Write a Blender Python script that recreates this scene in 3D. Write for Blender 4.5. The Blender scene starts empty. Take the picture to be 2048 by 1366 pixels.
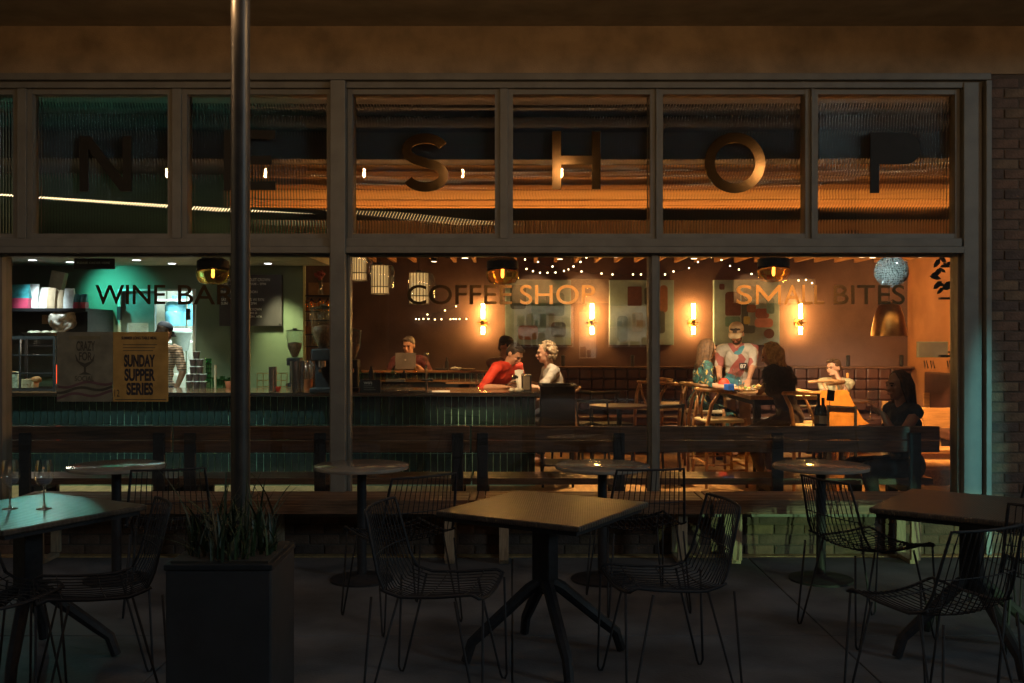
import bpy, bmesh, math, random
from mathutils import Vector, Matrix, noise
random.seed(7)
S = bpy.context.scene
COL = S.collection
R = math.radians
F = 1991.0                                   # focal length of the lens in photo pixels (35 mm lens)

# ---------------------------------------------------------------- camera, sky, exposure
cd = bpy.data.cameras.new('camera'); cam = bpy.data.objects.new('camera', cd); COL.objects.link(cam)
cam.location = (0, 0, 1.55); cam.rotation_euler = (R(90), 0, 0)
cd.lens = 35; cd.sensor_width = 36; cd.shift_y = -0.0054; cd.clip_end = 400; cd.clip_start = 0.05
S.camera = cam
W_ = bpy.data.worlds.new('World'); S.world = W_; W_.use_nodes = True
nt = W_.node_tree; bg = nt.nodes['Background']
sky = nt.nodes.new('ShaderNodeTexSky'); sky.sky_type = 'NISHITA'; sky.sun_disc = False
sky.sun_elevation = R(1.5); sky.sun_rotation = R(200)
nt.links.new(sky.outputs[0], bg.inputs[0]); bg.inputs[1].default_value = 0.15
S.view_settings.view_transform = 'Standard'; S.view_settings.look = 'None'
S.view_settings.exposure = 0.35; S.view_settings.gamma = 1.0; S.view_settings.use_curve_mapping = False
S.render.engine = 'CYCLES'
cy = S.cycles
cy.max_bounces = 8; cy.diffuse_bounces = 3; cy.glossy_bounces = 4; cy.transmission_bounces = 8; cy.transparent_max_bounces = 24
cy.sample_clamp_indirect = 3.0; cy.sample_clamp_direct = 0.0
cy.caustics_reflective = False; cy.caustics_refractive = False
cy.use_denoising = True
try: cy.denoiser = 'OPENIMAGEDENOISE'
except Exception: pass

# ---------------------------------------------------------------- lamps (those that are not inside a lamp's own builder)
def lamp(name, kind, loc, power, color, aim=None, size=0.05, cone=60, blend=0.5):
    d = bpy.data.lights.new(name, kind); d.energy = power; d.color = color
    if kind == 'SPOT': d.spot_size = R(cone); d.spot_blend = blend; d.shadow_soft_size = size
    elif kind == 'POINT': d.shadow_soft_size = size
    elif kind == 'AREA': d.size = size
    o = bpy.data.objects.new(name, d); COL.objects.link(o); o.location = loc
    if aim is not None:
        o.rotation_euler = (Vector(aim) - Vector(loc)).to_track_quat('-Z', 'Y').to_euler()
    return o
WARM = (1.0, 0.52, 0.20); TEAL = (0.25, 0.85, 0.80); COOL = (0.80, 0.95, 1.0)

# ---------------------------------------------------------------- helpers
def Wp(px, py, D): return Vector(((px - 1024) * D / F, D, 1.55 + (672 - py) * D / F))
def fx(px, D=7.2): return (px - 1024) * D / F
def fz(py, D=7.2): return 1.55 + (672 - py) * D / F
WP = {}                                      # world position of the things' origins

class B:
    """collects shapes into one bmesh"""
    def __init__(s): s.bm = bmesh.new()
    def box(s, c, d, rz=0, rot=None):
        m = Matrix.Translation(Vector(c))
        if rot is not None: m = m @ rot.to_4x4()
        elif rz: m = m @ Matrix.Rotation(rz, 4, 'Z')
        m = m @ Matrix.Diagonal((d[0], d[1], d[2], 1))
        bmesh.ops.create_cube(s.bm, size=1, matrix=m); return s
    def bx(s, x0, x1, y0, y1, z0, z1):
        return s.box(((x0+x1)/2, (y0+y1)/2, (z0+z1)/2), (abs(x1-x0), abs(y1-y0), abs(z1-z0)))
    def cyl(s, p0, p1, r0, r1=None, n=12, caps=True):
        p0 = Vector(p0); p1 = Vector(p1); r1 = r0 if r1 is None else r1
        d = p1 - p0
        m = Matrix.Translation((p0 + p1) / 2) @ d.to_track_quat('Z', 'Y').to_matrix().to_4x4()
        bmesh.ops.create_cone(s.bm, cap_ends=caps, segments=n, radius1=max(r0, 1e-4), radius2=max(r1, 1e-4), depth=d.length, matrix=m); return s
    def bar(s, p0, p1, w, h):
        p0 = Vector(p0); p1 = Vector(p1); d = p1 - p0
        return s.box((p0+p1)/2, (w, h, d.length), rot=d.to_track_quat('Z', 'Y').to_matrix())
    def tube(s, pts, r, n=6, closed=False):
        pts = [Vector(p) for p in pts]; N = len(pts); rings = []
        up = Vector((0, 0, 1)); prev = None
        for i, p in enumerate(pts):
            a = pts[(i-1) % N] if (closed or i > 0) else p
            b = pts[(i+1) % N] if (closed or i < N-1) else p
            t = (b - a)
            if t.length < 1e-9: t = Vector((0, 0, 1))
            t.normalize()
            if prev is None:
                u = t.cross(up)
                if u.length < 1e-3: u = t.cross(Vector((1, 0, 0)))
            else: u = prev - t * prev.dot(t)
            u.normalize(); prev = u; v = t.cross(u)
            rr = r[i] if isinstance(r, (list, tuple)) else r
            rings.append([s.bm.verts.new(p + (u*math.cos(k*2*math.pi/n) + v*math.sin(k*2*math.pi/n))*rr) for k in range(n)])
        for i in range(N if closed else N-1):
            a = rings[i]; b = rings[(i+1) % N]
            for k in range(n): s.bm.faces.new((a[k], a[(k+1) % n], b[(k+1) % n], b[k]))
        if not closed:
            s.bm.faces.new(rings[0][::-1]); s.bm.faces.new(rings[-1])
        return s
    def lathe(s, prof, c=(0, 0, 0), n=24, cap=True, M=None):
        c = Vector(c); rings = []
        for r, z in prof:
            ring = []
            for k in range(n):
                v = Vector((r*math.cos(k*2*math.pi/n), r*math.sin(k*2*math.pi/n), z))
                if M is not None: v = M @ v
                ring.append(s.bm.verts.new(c + v))
            rings.append(ring)
        for a, b in zip(rings, rings[1:]):
            for k in range(n): s.bm.faces.new((a[k], a[(k+1) % n], b[(k+1) % n], b[k]))
        if cap:
            if prof[0][0] > 1e-3: s.bm.faces.new(rings[0][::-1])
            if prof[-1][0] > 1e-3: s.bm.faces.new(rings[-1])
        return s
    def ball(s, c, r, n=2, rot=None):
        if not isinstance(r, (tuple, list)): r = (r, r, r)
        m = Matrix.Translation(Vector(c))
        if rot is not None: m = m @ rot.to_4x4()
        bmesh.ops.create_icosphere(s.bm, subdivisions=n, radius=1, matrix=m @ Matrix.Diagonal((r[0], r[1], r[2], 1))); return s
    def prism(s, poly, y0, y1):                # polygon in (x, z), given depth
        a = [s.bm.verts.new((x, y0, z)) for x, z in poly]; b = [s.bm.verts.new((x, y1, z)) for x, z in poly]
        s.bm.faces.new(a); s.bm.faces.new(b[::-1]); n = len(poly)
        for i in range(n): s.bm.faces.new((a[i], b[i], b[(i+1) % n], a[(i+1) % n]))
        return s
    def slab(s, poly, z0, z1):                 # polygon in (x, y), given height
        a = [s.bm.verts.new((x, y, z0)) for x, y in poly]; b = [s.bm.verts.new((x, y, z1)) for x, y in poly]
        s.bm.faces.new(a[::-1]); s.bm.faces.new(b); n = len(poly)
        for i in range(n): s.bm.faces.new((a[i], a[(i+1) % n], b[(i+1) % n], b[i]))
        return s
    def quad(s, a, b, c, d):
        s.bm.faces.new([s.bm.verts.new(Vector(p)) for p in (a, b, c, d)]); return s
    def mesh(s, name, smooth=False, bevel=0, origin=None):
        if bevel:
            es = [e for e in s.bm.edges if len(e.link_faces) == 2 and e.calc_face_angle(0) > 0.6]
            bmesh.ops.bevel(s.bm, geom=es, offset=bevel, segments=2, affect='EDGES', profile=0.5)
        bmesh.ops.recalc_face_normals(s.bm, faces=s.bm.faces)
        if origin is not None: bmesh.ops.translate(s.bm, verts=s.bm.verts, vec=-origin)
        me = bpy.data.meshes.new(name); s.bm.to_mesh(me); s.bm.free()
        if smooth:
            me.polygons.foreach_set('use_smooth', [True]*len(me.polygons))
            if smooth != 'all':
                try: me.set_sharp_from_angle(angle=R(40))
                except Exception: pass
        return me
    def build(s, name, mat, parent=None, smooth=False, bevel=0):
        o0 = WP.get(parent.name, Vector((0, 0, 0))) if parent is not None else None
        me = s.mesh(name, smooth, bevel, o0)
        return link(name, me, mat, parent)

def link(name, me, mat, parent=None):
    o = bpy.data.objects.new(name, me); COL.objects.link(o)
    if mat is not None and len(me.materials) == 0: me.materials.append(mat)
    if parent is not None:
        o.parent = parent; WP[o.name] = WP.get(parent.name, Vector((0, 0, 0)))
    return o

def thing(name, label, cat, loc=(0, 0, 0), group=None):
    o = bpy.data.objects.new(name, None); COL.objects.link(o); o.location = loc
    o.empty_display_size = 0.1
    o['label'] = label; o['category'] = cat
    if group: o['group'] = group
    WP[o.name] = Vector(loc); return o
def tag(o, label, cat, group=None, kind=None):
    o['label'] = label; o['category'] = cat
    if group: o['group'] = group
    if kind: o['kind'] = kind
    return o
def struct(o, label=None):
    o['kind'] = 'structure'
    if label: o['label'] = label
    return o
def kids(o): return [c for c in COL.objects if c.parent == o]
KID = {}
def dup(root, loc, rz=0, label=None, scale=None):
    def cp(o, p):
        c = o.copy(); COL.objects.link(c)
        if p is not None: c.parent = p
        for k in o.children: cp(k, c)
        return c
    r = cp(root, None); r.location = loc; r.rotation_euler = (0, 0, rz)
    if scale: r.scale = (scale, scale, scale)
    if label: r['label'] = label
    return r
def place(root, loc, rz=0, scale=None):
    root.location = loc; root.rotation_euler = (0, 0, rz)
    if scale: root.scale = (scale, scale, scale)

# ---------------------------------------------------------------- materials
MATS = {}
def mat(name, col, rough=0.6, metal=0.0, var=0.15, scale=8.0, bump=0.0, bscale=None, stretch=None, spec=0.5, col2=None, coat=0.0, trans=0.0, emit=None, estr=0.0, detail=4, sheen=0):
    if name in MATS: return MATS[name]
    m = bpy.data.materials.new(name); m.use_nodes = True; t = m.node_tree; p = t.nodes['Principled BSDF']
    p.inputs['Roughness'].default_value = rough; p.inputs['Metallic'].default_value = metal
    p.inputs['Specular IOR Level'].default_value = spec
    if coat: p.inputs['Coat Weight'].default_value = coat
    if trans: p.inputs['Transmission Weight'].default_value = trans
    if sheen: p.inputs['Sheen Weight'].default_value = sheen
    tc = t.nodes.new('ShaderNodeTexCoord'); mp = t.nodes.new('ShaderNodeMapping'); t.links.new(tc.outputs['Object'], mp.inputs[0])
    if stretch: mp.inputs['Scale'].default_value = stretch
    n = t.nodes.new('ShaderNodeTexNoise'); n.inputs['Scale'].default_value = scale; n.inputs['Detail'].default_value = detail
    t.links.new(mp.outputs[0], n.inputs[0])
    mx = t.nodes.new('ShaderNodeMix'); mx.data_type = 'RGBA'
    c2 = col2 if col2 else tuple(min(1, c*(1+2*var)) for c in col)
    c1 = col if col2 else tuple(c*(1-var) for c in col)
    rp = t.nodes.new('ShaderNodeMapRange'); rp.inputs[1].default_value = 0.3; rp.inputs[2].default_value = 0.7
    t.links.new(n.outputs[0], rp.inputs[0]); t.links.new(rp.outputs[0], mx.inputs[0])
    mx.inputs[6].default_value = (*c1, 1); mx.inputs[7].default_value = (*c2, 1)
    t.links.new(mx.outputs[2], p.inputs['Base Color'])
    if bump:
        b = t.nodes.new('ShaderNodeBump'); b.inputs['Strength'].default_value = bump; b.inputs['Distance'].default_value = 0.01
        nb = n
        if bscale:
            nb = t.nodes.new('ShaderNodeTexNoise'); nb.inputs['Scale'].default_value = bscale; nb.inputs['Detail'].default_value = 3
            t.links.new(mp.outputs[0], nb.inputs[0])
        t.links.new(nb.outputs[0], b.inputs['Height']); t.links.new(b.outputs[0], p.inputs['Normal'])
    if emit: p.inputs['Emission Color'].default_value = (*emit, 1); p.inputs['Emission Strength'].default_value = estr
    MATS[name] = m; return m
def emis(name, col, st):
    if name in MATS: return MATS[name]
    m = bpy.data.materials.new(name); m.use_nodes = True; t = m.node_tree; t.nodes.clear()
    e = t.nodes.new('ShaderNodeEmission'); e.inputs[0].default_value = (*col, 1); e.inputs[1].default_value = st
    o = t.nodes.new('ShaderNodeOutputMaterial'); t.links.new(e.outputs[0], o.inputs[0]); MATS[name] = m; return m
def thinglass(name, tint=(0.97, 0.98, 0.97), ior=1.45, rough=0.0, dirt=0.0):
    if name in MATS: return MATS[name]
    m = bpy.data.materials.new(name); m.use_nodes = True; t = m.node_tree; t.nodes.clear()
    tr = t.nodes.new('ShaderNodeBsdfTransparent'); tr.inputs[0].default_value = (*tint, 1)
    gl = t.nodes.new('ShaderNodeBsdfGlossy'); gl.inputs['Roughness'].default_value = rough; gl.inputs[0].default_value = (1, 1, 1, 1)
    fr = t.nodes.new('ShaderNodeFresnel'); ge = t.nodes.new('ShaderNodeNewGeometry'); mi = t.nodes.new('ShaderNodeMix'); mi.data_type = 'FLOAT'
    mi.inputs[2].default_value = ior; mi.inputs[3].default_value = 1/ior; t.links.new(ge.outputs['Backfacing'], mi.inputs[0]); t.links.new(mi.outputs[0], fr.inputs[0])
    mx = t.nodes.new('ShaderNodeMixShader'); t.links.new(fr.outputs[0], mx.inputs[0]); t.links.new(tr.outputs[0], mx.inputs[1]); t.links.new(gl.outputs[0], mx.inputs[2])
    out = mx
    if dirt:
        df = t.nodes.new('ShaderNodeBsdfDiffuse'); df.inputs[0].default_value = (0.5, 0.48, 0.45, 1)
        tc = t.nodes.new('ShaderNodeTexCoord'); n = t.nodes.new('ShaderNodeTexNoise'); n.inputs['Scale'].default_value = 2.2; n.inputs['Detail'].default_value = 6
        t.links.new(tc.outputs['Object'], n.inputs[0])
        mr = t.nodes.new('ShaderNodeMapRange'); mr.inputs[1].default_value = 0.35; mr.inputs[2].default_value = 0.8; mr.inputs[3].default_value = 0.0; mr.inputs[4].default_value = dirt
        t.links.new(n.outputs[0], mr.inputs[0])
        m2 = t.nodes.new('ShaderNodeMixShader'); t.links.new(mr.outputs[0], m2.inputs[0]); t.links.new(mx.outputs[0], m2.inputs[1]); t.links.new(df.outputs[0], m2.inputs[2]); out = m2
    o = t.nodes.new('ShaderNodeOutputMaterial'); t.links.new(out.outputs[0], o.inputs[0]); MATS[name] = m; return m
def solidglass(name, tint=(0.95, 0.95, 0.9), ior=1.45, rough=0.0):
    if name in MATS: return MATS[name]
    m = bpy.data.materials.new(name); m.use_nodes = True; t = m.node_tree; t.nodes.clear()
    g = t.nodes.new('ShaderNodeBsdfGlass'); g.inputs[0].default_value = (*tint, 1); g.inputs['Roughness'].default_value = rough; g.inputs['IOR'].default_value = ior
    o = t.nodes.new('ShaderNodeOutputMaterial'); t.links.new(g.outputs[0], o.inputs[0]); MATS[name] = m; return m

FRAME = mat('painted_frame', (0.135, 0.128, 0.112), 0.5, var=0.10, scale=7, bump=0.05, bscale=40)
FASCIA = mat('stucco_fascia', (0.23, 0.165, 0.10), 0.85, var=0.22, scale=5, bump=0.5, bscale=120)
BRICK = [mat('brick_%s' % n, c, 0.85, var=0.25, scale=14, bump=0.6, bscale=60) for n, c in
         (('rust', (0.105, 0.06, 0.042)), ('brown', (0.09, 0.056, 0.042)), ('tan', (0.12, 0.078, 0.05)), ('dark', (0.065, 0.043, 0.036)))]
MORTAR = mat('mortar', (0.082, 0.06, 0.047), 0.95, bump=0.4, bscale=80)
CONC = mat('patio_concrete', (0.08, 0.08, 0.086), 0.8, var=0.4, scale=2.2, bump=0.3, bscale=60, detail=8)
ROAD = mat('asphalt', (0.045, 0.045, 0.048), 0.9, bump=0.4, bscale=200)
BLACK = mat('black_powder_coat', (0.022, 0.021, 0.024), 0.55, var=0.15, scale=40, spec=.2)
BLACKM = mat('matte_black', (0.016, 0.016, 0.018), 0.6, var=0.2, scale=20, spec=.3)
WOODB = mat('bench_wood', (0.13, 0.068, 0.038), 0.5, var=0.35, scale=6, stretch=(1, 14, 14), bump=0.25, bscale=9)
WOODL = mat('pale_leg_wood', (0.26, 0.19, 0.125), 0.6, var=0.25, scale=8, stretch=(12, 12, 1.2), bump=0.15)
WOODT = mat('oak_tabletop', (0.36, 0.2, 0.085), 0.35, var=0.25, scale=5, stretch=(14, 1.2, 14), bump=0.1)
WOODC = mat('honey_chair_wood', (0.33, 0.165, 0.065), 0.3, var=0.3, scale=9, stretch=(3, 3, 1))
CORD = mat('paper_cord', (0.62, 0.52, 0.33), 0.8, var=0.15, scale=60, stretch=(1, 12, 1), bump=0.5)
BAFFLE = mat('baffle_wood', (0.34, 0.17, 0.075), 0.6, var=0.25, scale=4, stretch=(10, 1, 10))
BACKW = mat('maroon_plaster', (0.095, 0.054, 0.048), 0.7, var=0.15, scale=3, bump=0.3, bscale=50)
RIGHTW = mat('terracotta_plaster', (0.36, 0.17, 0.075), 0.75, var=0.12, scale=3, bump=0.2, bscale=50)
GREENW = mat('green_plaster', (0.12, 0.17, 0.105), 0.6, var=0.08, scale=2.5, bump=0.1, bscale=60)
DARKC = mat('dark_ceiling', (0.10, 0.085, 0.075), 0.8)
WOODV = mat('varnished_bench_wood', (0.12, 0.062, 0.034), 0.4, var=0.35, scale=6, stretch=(1, 14, 14), bump=0.12, bscale=9, coat=0.5)
FLOORM = mat('interior_wood_floor', (0.42, 0.25, 0.11), 0.35, var=0.25, scale=3, stretch=(6, 0.8, 1), bump=0.05)
TILE = mat('green_glazed_tile', (0.014, 0.030, 0.029), 0.12, var=0.35, scale=7, bump=0.12, bscale=5, spec=0.6)
GROUT = mat('green_grout', (0.30, 0.60, 0.50), 0.8)
COUNTER = mat('counter_wood', (0.25, 0.125, 0.055), 0.16, var=0.3, scale=5, stretch=(1, 12, 12), coat=0.4)
STEEL = mat('brushed_steel', (0.55, 0.56, 0.56), 0.22, 1.0, var=0.1)
BRASS = mat('brass', (0.55, 0.33, 0.12), 0.3, 1.0, var=0.1, scale=20)
BRONZE = mat('bronze_letter', (0.085, 0.055, 0.028), 0.15, 1.0, var=0.1, scale=20)
GOLDV = mat('gold_vinyl', (0.75, 0.50, 0.24), 0.12, 1.0, var=0.05)
BLACKV = mat('dark_vinyl', (0.018, 0.017, 0.016), 0.5)
WHITE = mat('white_paint', (0.75, 0.74, 0.70), 0.5, var=0.05)
CREAM = mat('cream_ceramic', (0.70, 0.62, 0.48), 0.3, var=0.08)
PAPER = mat('paper', (0.72, 0.70, 0.64), 0.8, var=0.06)
KRAFT = mat('kraft_paper', (0.36, 0.27, 0.17), 0.85, var=0.15)
PANE = thinglass('window_glass', (0.92, 0.93, 0.92), 1.65, dirt=0.02)
CLEAR = thinglass('clear_glassware', (0.93, 0.95, 0.95), 1.6)
GREENG = thinglass('green_glassware', (0.45, 0.75, 0.58), 1.6)
AMBER = thinglass('amber_glass', (0.97, 0.76, 0.42), 1.7)
RIB = solidglass('ribbed_glass', (0.97, 0.97, 0.95), 1.4)
LEATH = mat('tan_leather', (0.58, 0.26, 0.055), 0.5, var=0.15, scale=12, bump=0.1, bscale=120)
BANQ = mat('maroon_leather', (0.065, 0.026, 0.018), 0.42, var=0.2, scale=6, bump=0.1)
SKIN = mat('skin', (0.50, 0.27, 0.17), 0.5, var=0.08, scale=10)
SKIN2 = mat('tanned_skin', (0.40, 0.20, 0.12), 0.5, var=0.08, scale=10)
RED = mat('red_cloth', (0.62, 0.045, 0.018), 0.7, var=0.15, scale=10)

def textmesh(txt, x0, x1, z0, z1, y, mat_, parent, name='lettering', bold=0.0, depth=0.001, face=-1):
    """flat lettering in the XZ plane that fills the given rectangle"""
    c = bpy.data.curves.new('t', 'FONT'); c.body = txt; c.size = 1; c.extrude = 0.5; c.offset = bold
    o = bpy.data.objects.new('t', c); COL.objects.link(o)
    dg = bpy.context.evaluated_depsgraph_get(); dg.update()
    me = bpy.data.meshes.new_from_object(o.evaluated_get(dg))
    bpy.data.objects.remove(o); bpy.data.curves.remove(c)
    vs = [v.co.copy() for v in me.vertices]
    ax, bx_ = min(v.x for v in vs), max(v.x for v in vs); ay, by = min(v.y for v in vs), max(v.y for v in vs)
    o0 = WP.get(parent.name, Vector((0, 0, 0))) if parent is not None else Vector((0, 0, 0))
    for v, q in zip(me.vertices, vs):
        v.co = Vector((x0 + (q.x-ax)/(bx_-ax)*(x1-x0), y + q.z*depth*-1, z0 + (q.y-ay)/(by-ay)*(z1-z0))) - o0
    me.materials.clear()
    return link(name, me, mat_, parent)
# ================================================================ SETTING: ground and street
g = B(); g.bx(-60, 60, -60, 6.98, -0.12, -0.012); ground = struct(g.build('ground', ROAD))
slabm = {}
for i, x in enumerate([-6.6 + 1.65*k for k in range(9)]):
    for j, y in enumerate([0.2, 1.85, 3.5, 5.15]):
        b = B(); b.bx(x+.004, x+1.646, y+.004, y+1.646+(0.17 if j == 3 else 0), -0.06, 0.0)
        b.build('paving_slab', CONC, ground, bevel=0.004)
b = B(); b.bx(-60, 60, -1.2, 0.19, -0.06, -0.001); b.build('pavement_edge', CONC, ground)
b = B(); b.bx(-8.2, 6.2, 7.0, 16.5, -0.14, 0.0); struct(b.build('interior_floor', FLOORM))

# interior shell
b = B(); b.bx(-2.9, 5.7, 14.0, 14.2, 0, 3.7); struct(b.build('back_wall', BACKW))
b = B(); b.bx(5.56, 5.76, 7.4, 13.995, 0, 3.7); struct(b.build('right_wall', RIGHTW))
b = B(); b.bx(-7.4, -7.2, 7.4, 16.4, 0, 3.7); struct(b.build('left_wall', GREENW))
ceil_ = B(); ceil_.bx(-7.4, 5.76, 7.36, 16.5, 3.7, 3.85); ceiling = struct(ceil_.build('ceiling', DARKC))
for k in range(27):                         # wooden baffles hung under the ceiling, running away from the window
    x = -1.92 + .2806*k
    b = B(); b.bx(x-.02, x+.02, 9.05, 13.96, 2.58, 2.80); b.build('baffle', BAFFLE, ceiling)
b = B(); b.bx(-2.2, 5.55, 8.80, 8.9, 2.62, 3.06); bulk = struct(b.build('ceiling_bulkhead', BAFFLE))
zb = 2.622
for k, (hh, c_, pr_) in enumerate(((.075, (.42, .22, .085), .0), (.05, (.30, .14, .05), .012), (.09, (.46, .25, .10), .004), (.045, (.22, .10, .04), .02), (.07, (.38, .20, .08), .0), (.05, (.16, .075, .03), .014), (.055, (.30, .16, .065), .004))):  # plank tones put the glass's light and dark streaks into colour
    for j in range(3):
        b = B(); b.bx(-2.2+2.583*j+.002, -2.2+2.583*(j+1)-.002, 8.775-pr_, 8.799, zb+.003, zb+hh-.003); b.build('plank', mat('streak_toned_plank_%d' % k, c_, .55, var=.25, scale=3, stretch=(.6, 8, 10)), bulk)
    zb += hh
b = B(); b.bx(-7.2, 5.55, 8.55, 8.95, 3.065, 3.30); struct(b.build('ceiling_beam', mat('beam_brown', (.06, .042, .032), .6)))
LED = emis('added_warm_glow', (1.0, .52, .16), 62)  # glowing strips added to light the bulkhead and upper ceiling
for p0, p1, m_, lab in ((Vector((-2.15, 8.66, 2.605)), Vector((5.5, 8.66, 2.605)), LED, 'added warm light strip hidden below the wooden bulkhead to brighten it'),
        (Wp(-240, 372, 8.9), Wp(690, 436, 8.9), emis('bar_streak_glow', (1.0, .74, .40), 4.5), 'sloping pale strip added to draw a light streak before the bar bulkhead'),  # sloped glowing bars drawn where the glass shows light streaks
        (Wp(705, 421, 8.35), Wp(985, 450, 8.35), emis('short_streak_glow', (1.0, .62, .25), 1.2), 'short sloping strip added to draw a light streak behind the letter S'),
        (Vector((-2.15, 8.7, 3.33)), Vector((5.5, 8.7, 3.33)), emis('added_ceiling_glow', (1.0, .5, .2), 30), 'added warm light strip on top of the ceiling beam to brighten the ceiling'),
        (Vector((-7.0, 8.7, 3.33)), Vector((-2.3, 8.7, 3.33)), emis('added_teal_glow', (.22, 1.0, .66), 13), 'added teal light strip on top of the ceiling beam to tint the ceiling over the bar')):
    t = thing('added_led_strip', lab, 'light strip', (p0+p1)/2, 'added light strips under the ceiling')
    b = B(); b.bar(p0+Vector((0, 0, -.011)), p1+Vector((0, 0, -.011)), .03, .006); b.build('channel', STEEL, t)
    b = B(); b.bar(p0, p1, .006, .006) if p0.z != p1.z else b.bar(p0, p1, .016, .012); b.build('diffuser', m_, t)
b = B(); b.bx(-2.2, 5.55, 8.585, 8.61, 2.55, 2.655); struct(b.build('added_valance', DARKC))  # board added to hide the glowing strip behind it
for y_, z_, r_, n_ in ((9.3, 3.50, .10, 'added_band_duct'), (8.75, 3.56, .022, 'added_band_pipe'), (8.1, 3.585, .03, 'added_band_pipe')):  # dark tubes added to make dark bands in the upper glass
    b = B(); b.cyl((-7.1, y_, z_), (5.5, y_, z_), r_, n=18); t = tag(b.build(n_, BLACKM, smooth=True), {9.3: 'fat black duct added as a dark band behind the fluted transom glass', 8.75: 'thin black pipe added as a dark band above the ceiling beam', 8.1: 'black pipe added as a dark band nearest the transom glass'}[y_], 'duct' if r_ > .05 else 'pipe')
b = B(); b.bx(-2.2, 5.55, 9.05, 13.95, 2.86, 2.90); struct(b.build('ceiling_slab', BLACKM))
b = B(); b.bx(-7.1, 5.5, 8.66, 8.675, 3.305, 3.365); struct(b.build('added_beam_lip', BLACKM))  # lip added to keep the strips on the beam out of sight
# bar soffit (lower ceiling over the bar)
b = B(); b.bx(-7.2, -2.22, 9.4, 12.195, 2.41, 2.55); struct(b.build('bar_ceiling', mat('bar_ceiling_paint', (0.30, 0.32, 0.28), 0.6)))
b = B(); b.bx(-7.2, -2.22, 9.30, 9.395, 2.41, 3.05); struct(b.build('bar_bulkhead', mat('bar_bulkhead_paint', (0.045, 0.11, 0.085), 0.6)))
# green wall with the kitchen doorway
x0, x1, zt = fx(240, 12.2), fx(392, 12.2), fz(578, 12.2)
for q in ((-7.2, x0, 0, 2.9), (x1, -2.56, 0, 2.9), (x0, x1, zt, 2.9)):
    b = B(); b.bx(q[0], q[1], 12.2, 12.34, q[2], q[3]); struct(b.build('green_wall', GREENW))
KIT = mat('kitchen_white', (0.62, 0.66, 0.62), 0.4, var=0.1)
b = B(); b.bx(-7.0, -2.9, 15.6, 15.7, 0, 2.9); struct(b.build('kitchen_wall', KIT))
b = B(); b.bx(-3.0, -2.9, 12.345, 15.6, 0, 2.9); struct(b.build('kitchen_wall', KIT))
b = B(); b.bx(-7.2, -2.9, 12.345, 15.7, 2.9, 2.95); struct(b.build('kitchen_ceiling', KIT))

# ================================================================ SHOP FRONT
shop = thing('coffee_shop', 'brown painted steel shop front with brick piers and lit windows', 'shop front', (0, 7.2, 0))
b = B(); b.bx(-8.4, 8.4, 7.10, 7.34, fz(155), 3.86); b.build('fascia', FASCIA, shop)
b = B(); b.bx(-8.4, 8.4, 5.9, 7.095, 3.76, 3.86); b.build('soffit', mat('soffit_paint', (0.25, 0.20, 0.13), 0.8, var=0.15, scale=4), shop)
b = B(); b.bx(-8.4, 3.40, 7.06, 7.32, fz(170)+.003, fz(155)-.003); b.build('rail', FRAME, shop, bevel=.004)
b = B(); b.bx(-5.0, fx(1965), 7.10, 7.32, fz(183)+.002, fz(170)); b.build('rail', FRAME, shop, bevel=.003)
b = B(); b.bx(-5.0, fx(1912), 7.10, 7.32, fz(495), fz(479)-.002); b.build('rail', FRAME, shop, bevel=.003)
b = B(); b.bx(-5.0, fx(1912), 7.07, 7.32, fz(509), fz(495)-.003); b.build('rail', FRAME, shop, bevel=.004)
b = B(); b.bx(-5.0, fx(1912), 7.03, 7.32, .27, .345); b.build('sill', FRAME, shop, bevel=.004)
for x0, x1, yf, z0, z1 in ((668, 697, 7.05, .346, fz(170)-.002), (1914, 1950, 7.09, .0, fz(172)), (1953, 1964, 7.05, .0, fz(170)-.002), (-6, 8, 7.08, .346, fz(509)-.003)):
    b = B(); b.bx(fx(x0), fx(x1), yf, 7.32, z0, z1); b.build('post', FRAME, shop, bevel=.004)
b = B(); b.bx(-8.4, -5.0, 7.1, 7.34, 0, fz(155)-.004); b.build('side_wall', FASCIA, shop)
# brick pier on the right, brick by brick
pier = thing('brick_pier', 'dark brown brick pier at the right end of the shop front', 'brick wall', (3.4, 7.2, 0))
b = B(); b.bx(fx(1966), 8.4, 7.105, 7.34, 0, fz(156)); b.build('mortar_bed', MORTAR, pier)
bmesh_cache = {}
def brickmesh(w, h, key, m):
    k = (round(w, 3), key)
    if k not in bmesh_cache:
        bb = B(); bb.box((0, 0, 0), (w, .07, h)); me = bb.mesh('brick', bevel=.004); me.materials.append(m); bmesh_cache[k] = me
    return bmesh_cache[k]
def wall_of_bricks(parent, x0, x1, z0, z1, yf, limit=300):
    n = 0; z = z0; row = 0; o0 = WP[parent.name]
    while z + .05 < z1:
        x = x0 + (0 if row % 2 == 0 else -.1065)
        while x < x1 - .02:
            a, c = max(x, x0), min(x + .203, x1)
            if c - a > .03 and n < limit:
                mi = random.choice((0, 0, 1, 1, 2, 3))
                o = bpy.data.objects.new('brick', brickmesh(c-a, .062, mi, BRICK[mi])); COL.objects.link(o); o.parent = parent
                o.location = Vector(((a+c)/2 + random.uniform(-.001, .001), yf + .035 + random.uniform(-.004, .003), z + .031)) - o0
                n += 1
            x += .213
        z += .0722; row += 1
    return n
wall_of_bricks(pier, fx(1966), fx(1966)+1.28, 0.0, fz(157), 7.10)
b = B(); 
row = 0; z = 0.0
while z + .05 < fz(157):
    x = fx(1966)+1.29
    while x < 8.3: b.box((x+.1, 7.124, z+.031), (.203, .05, .062)); x += .213
    z += .0722
o = b.build('brick_field', BRICK[1], pier); o['kind'] = 'stuff'
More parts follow.
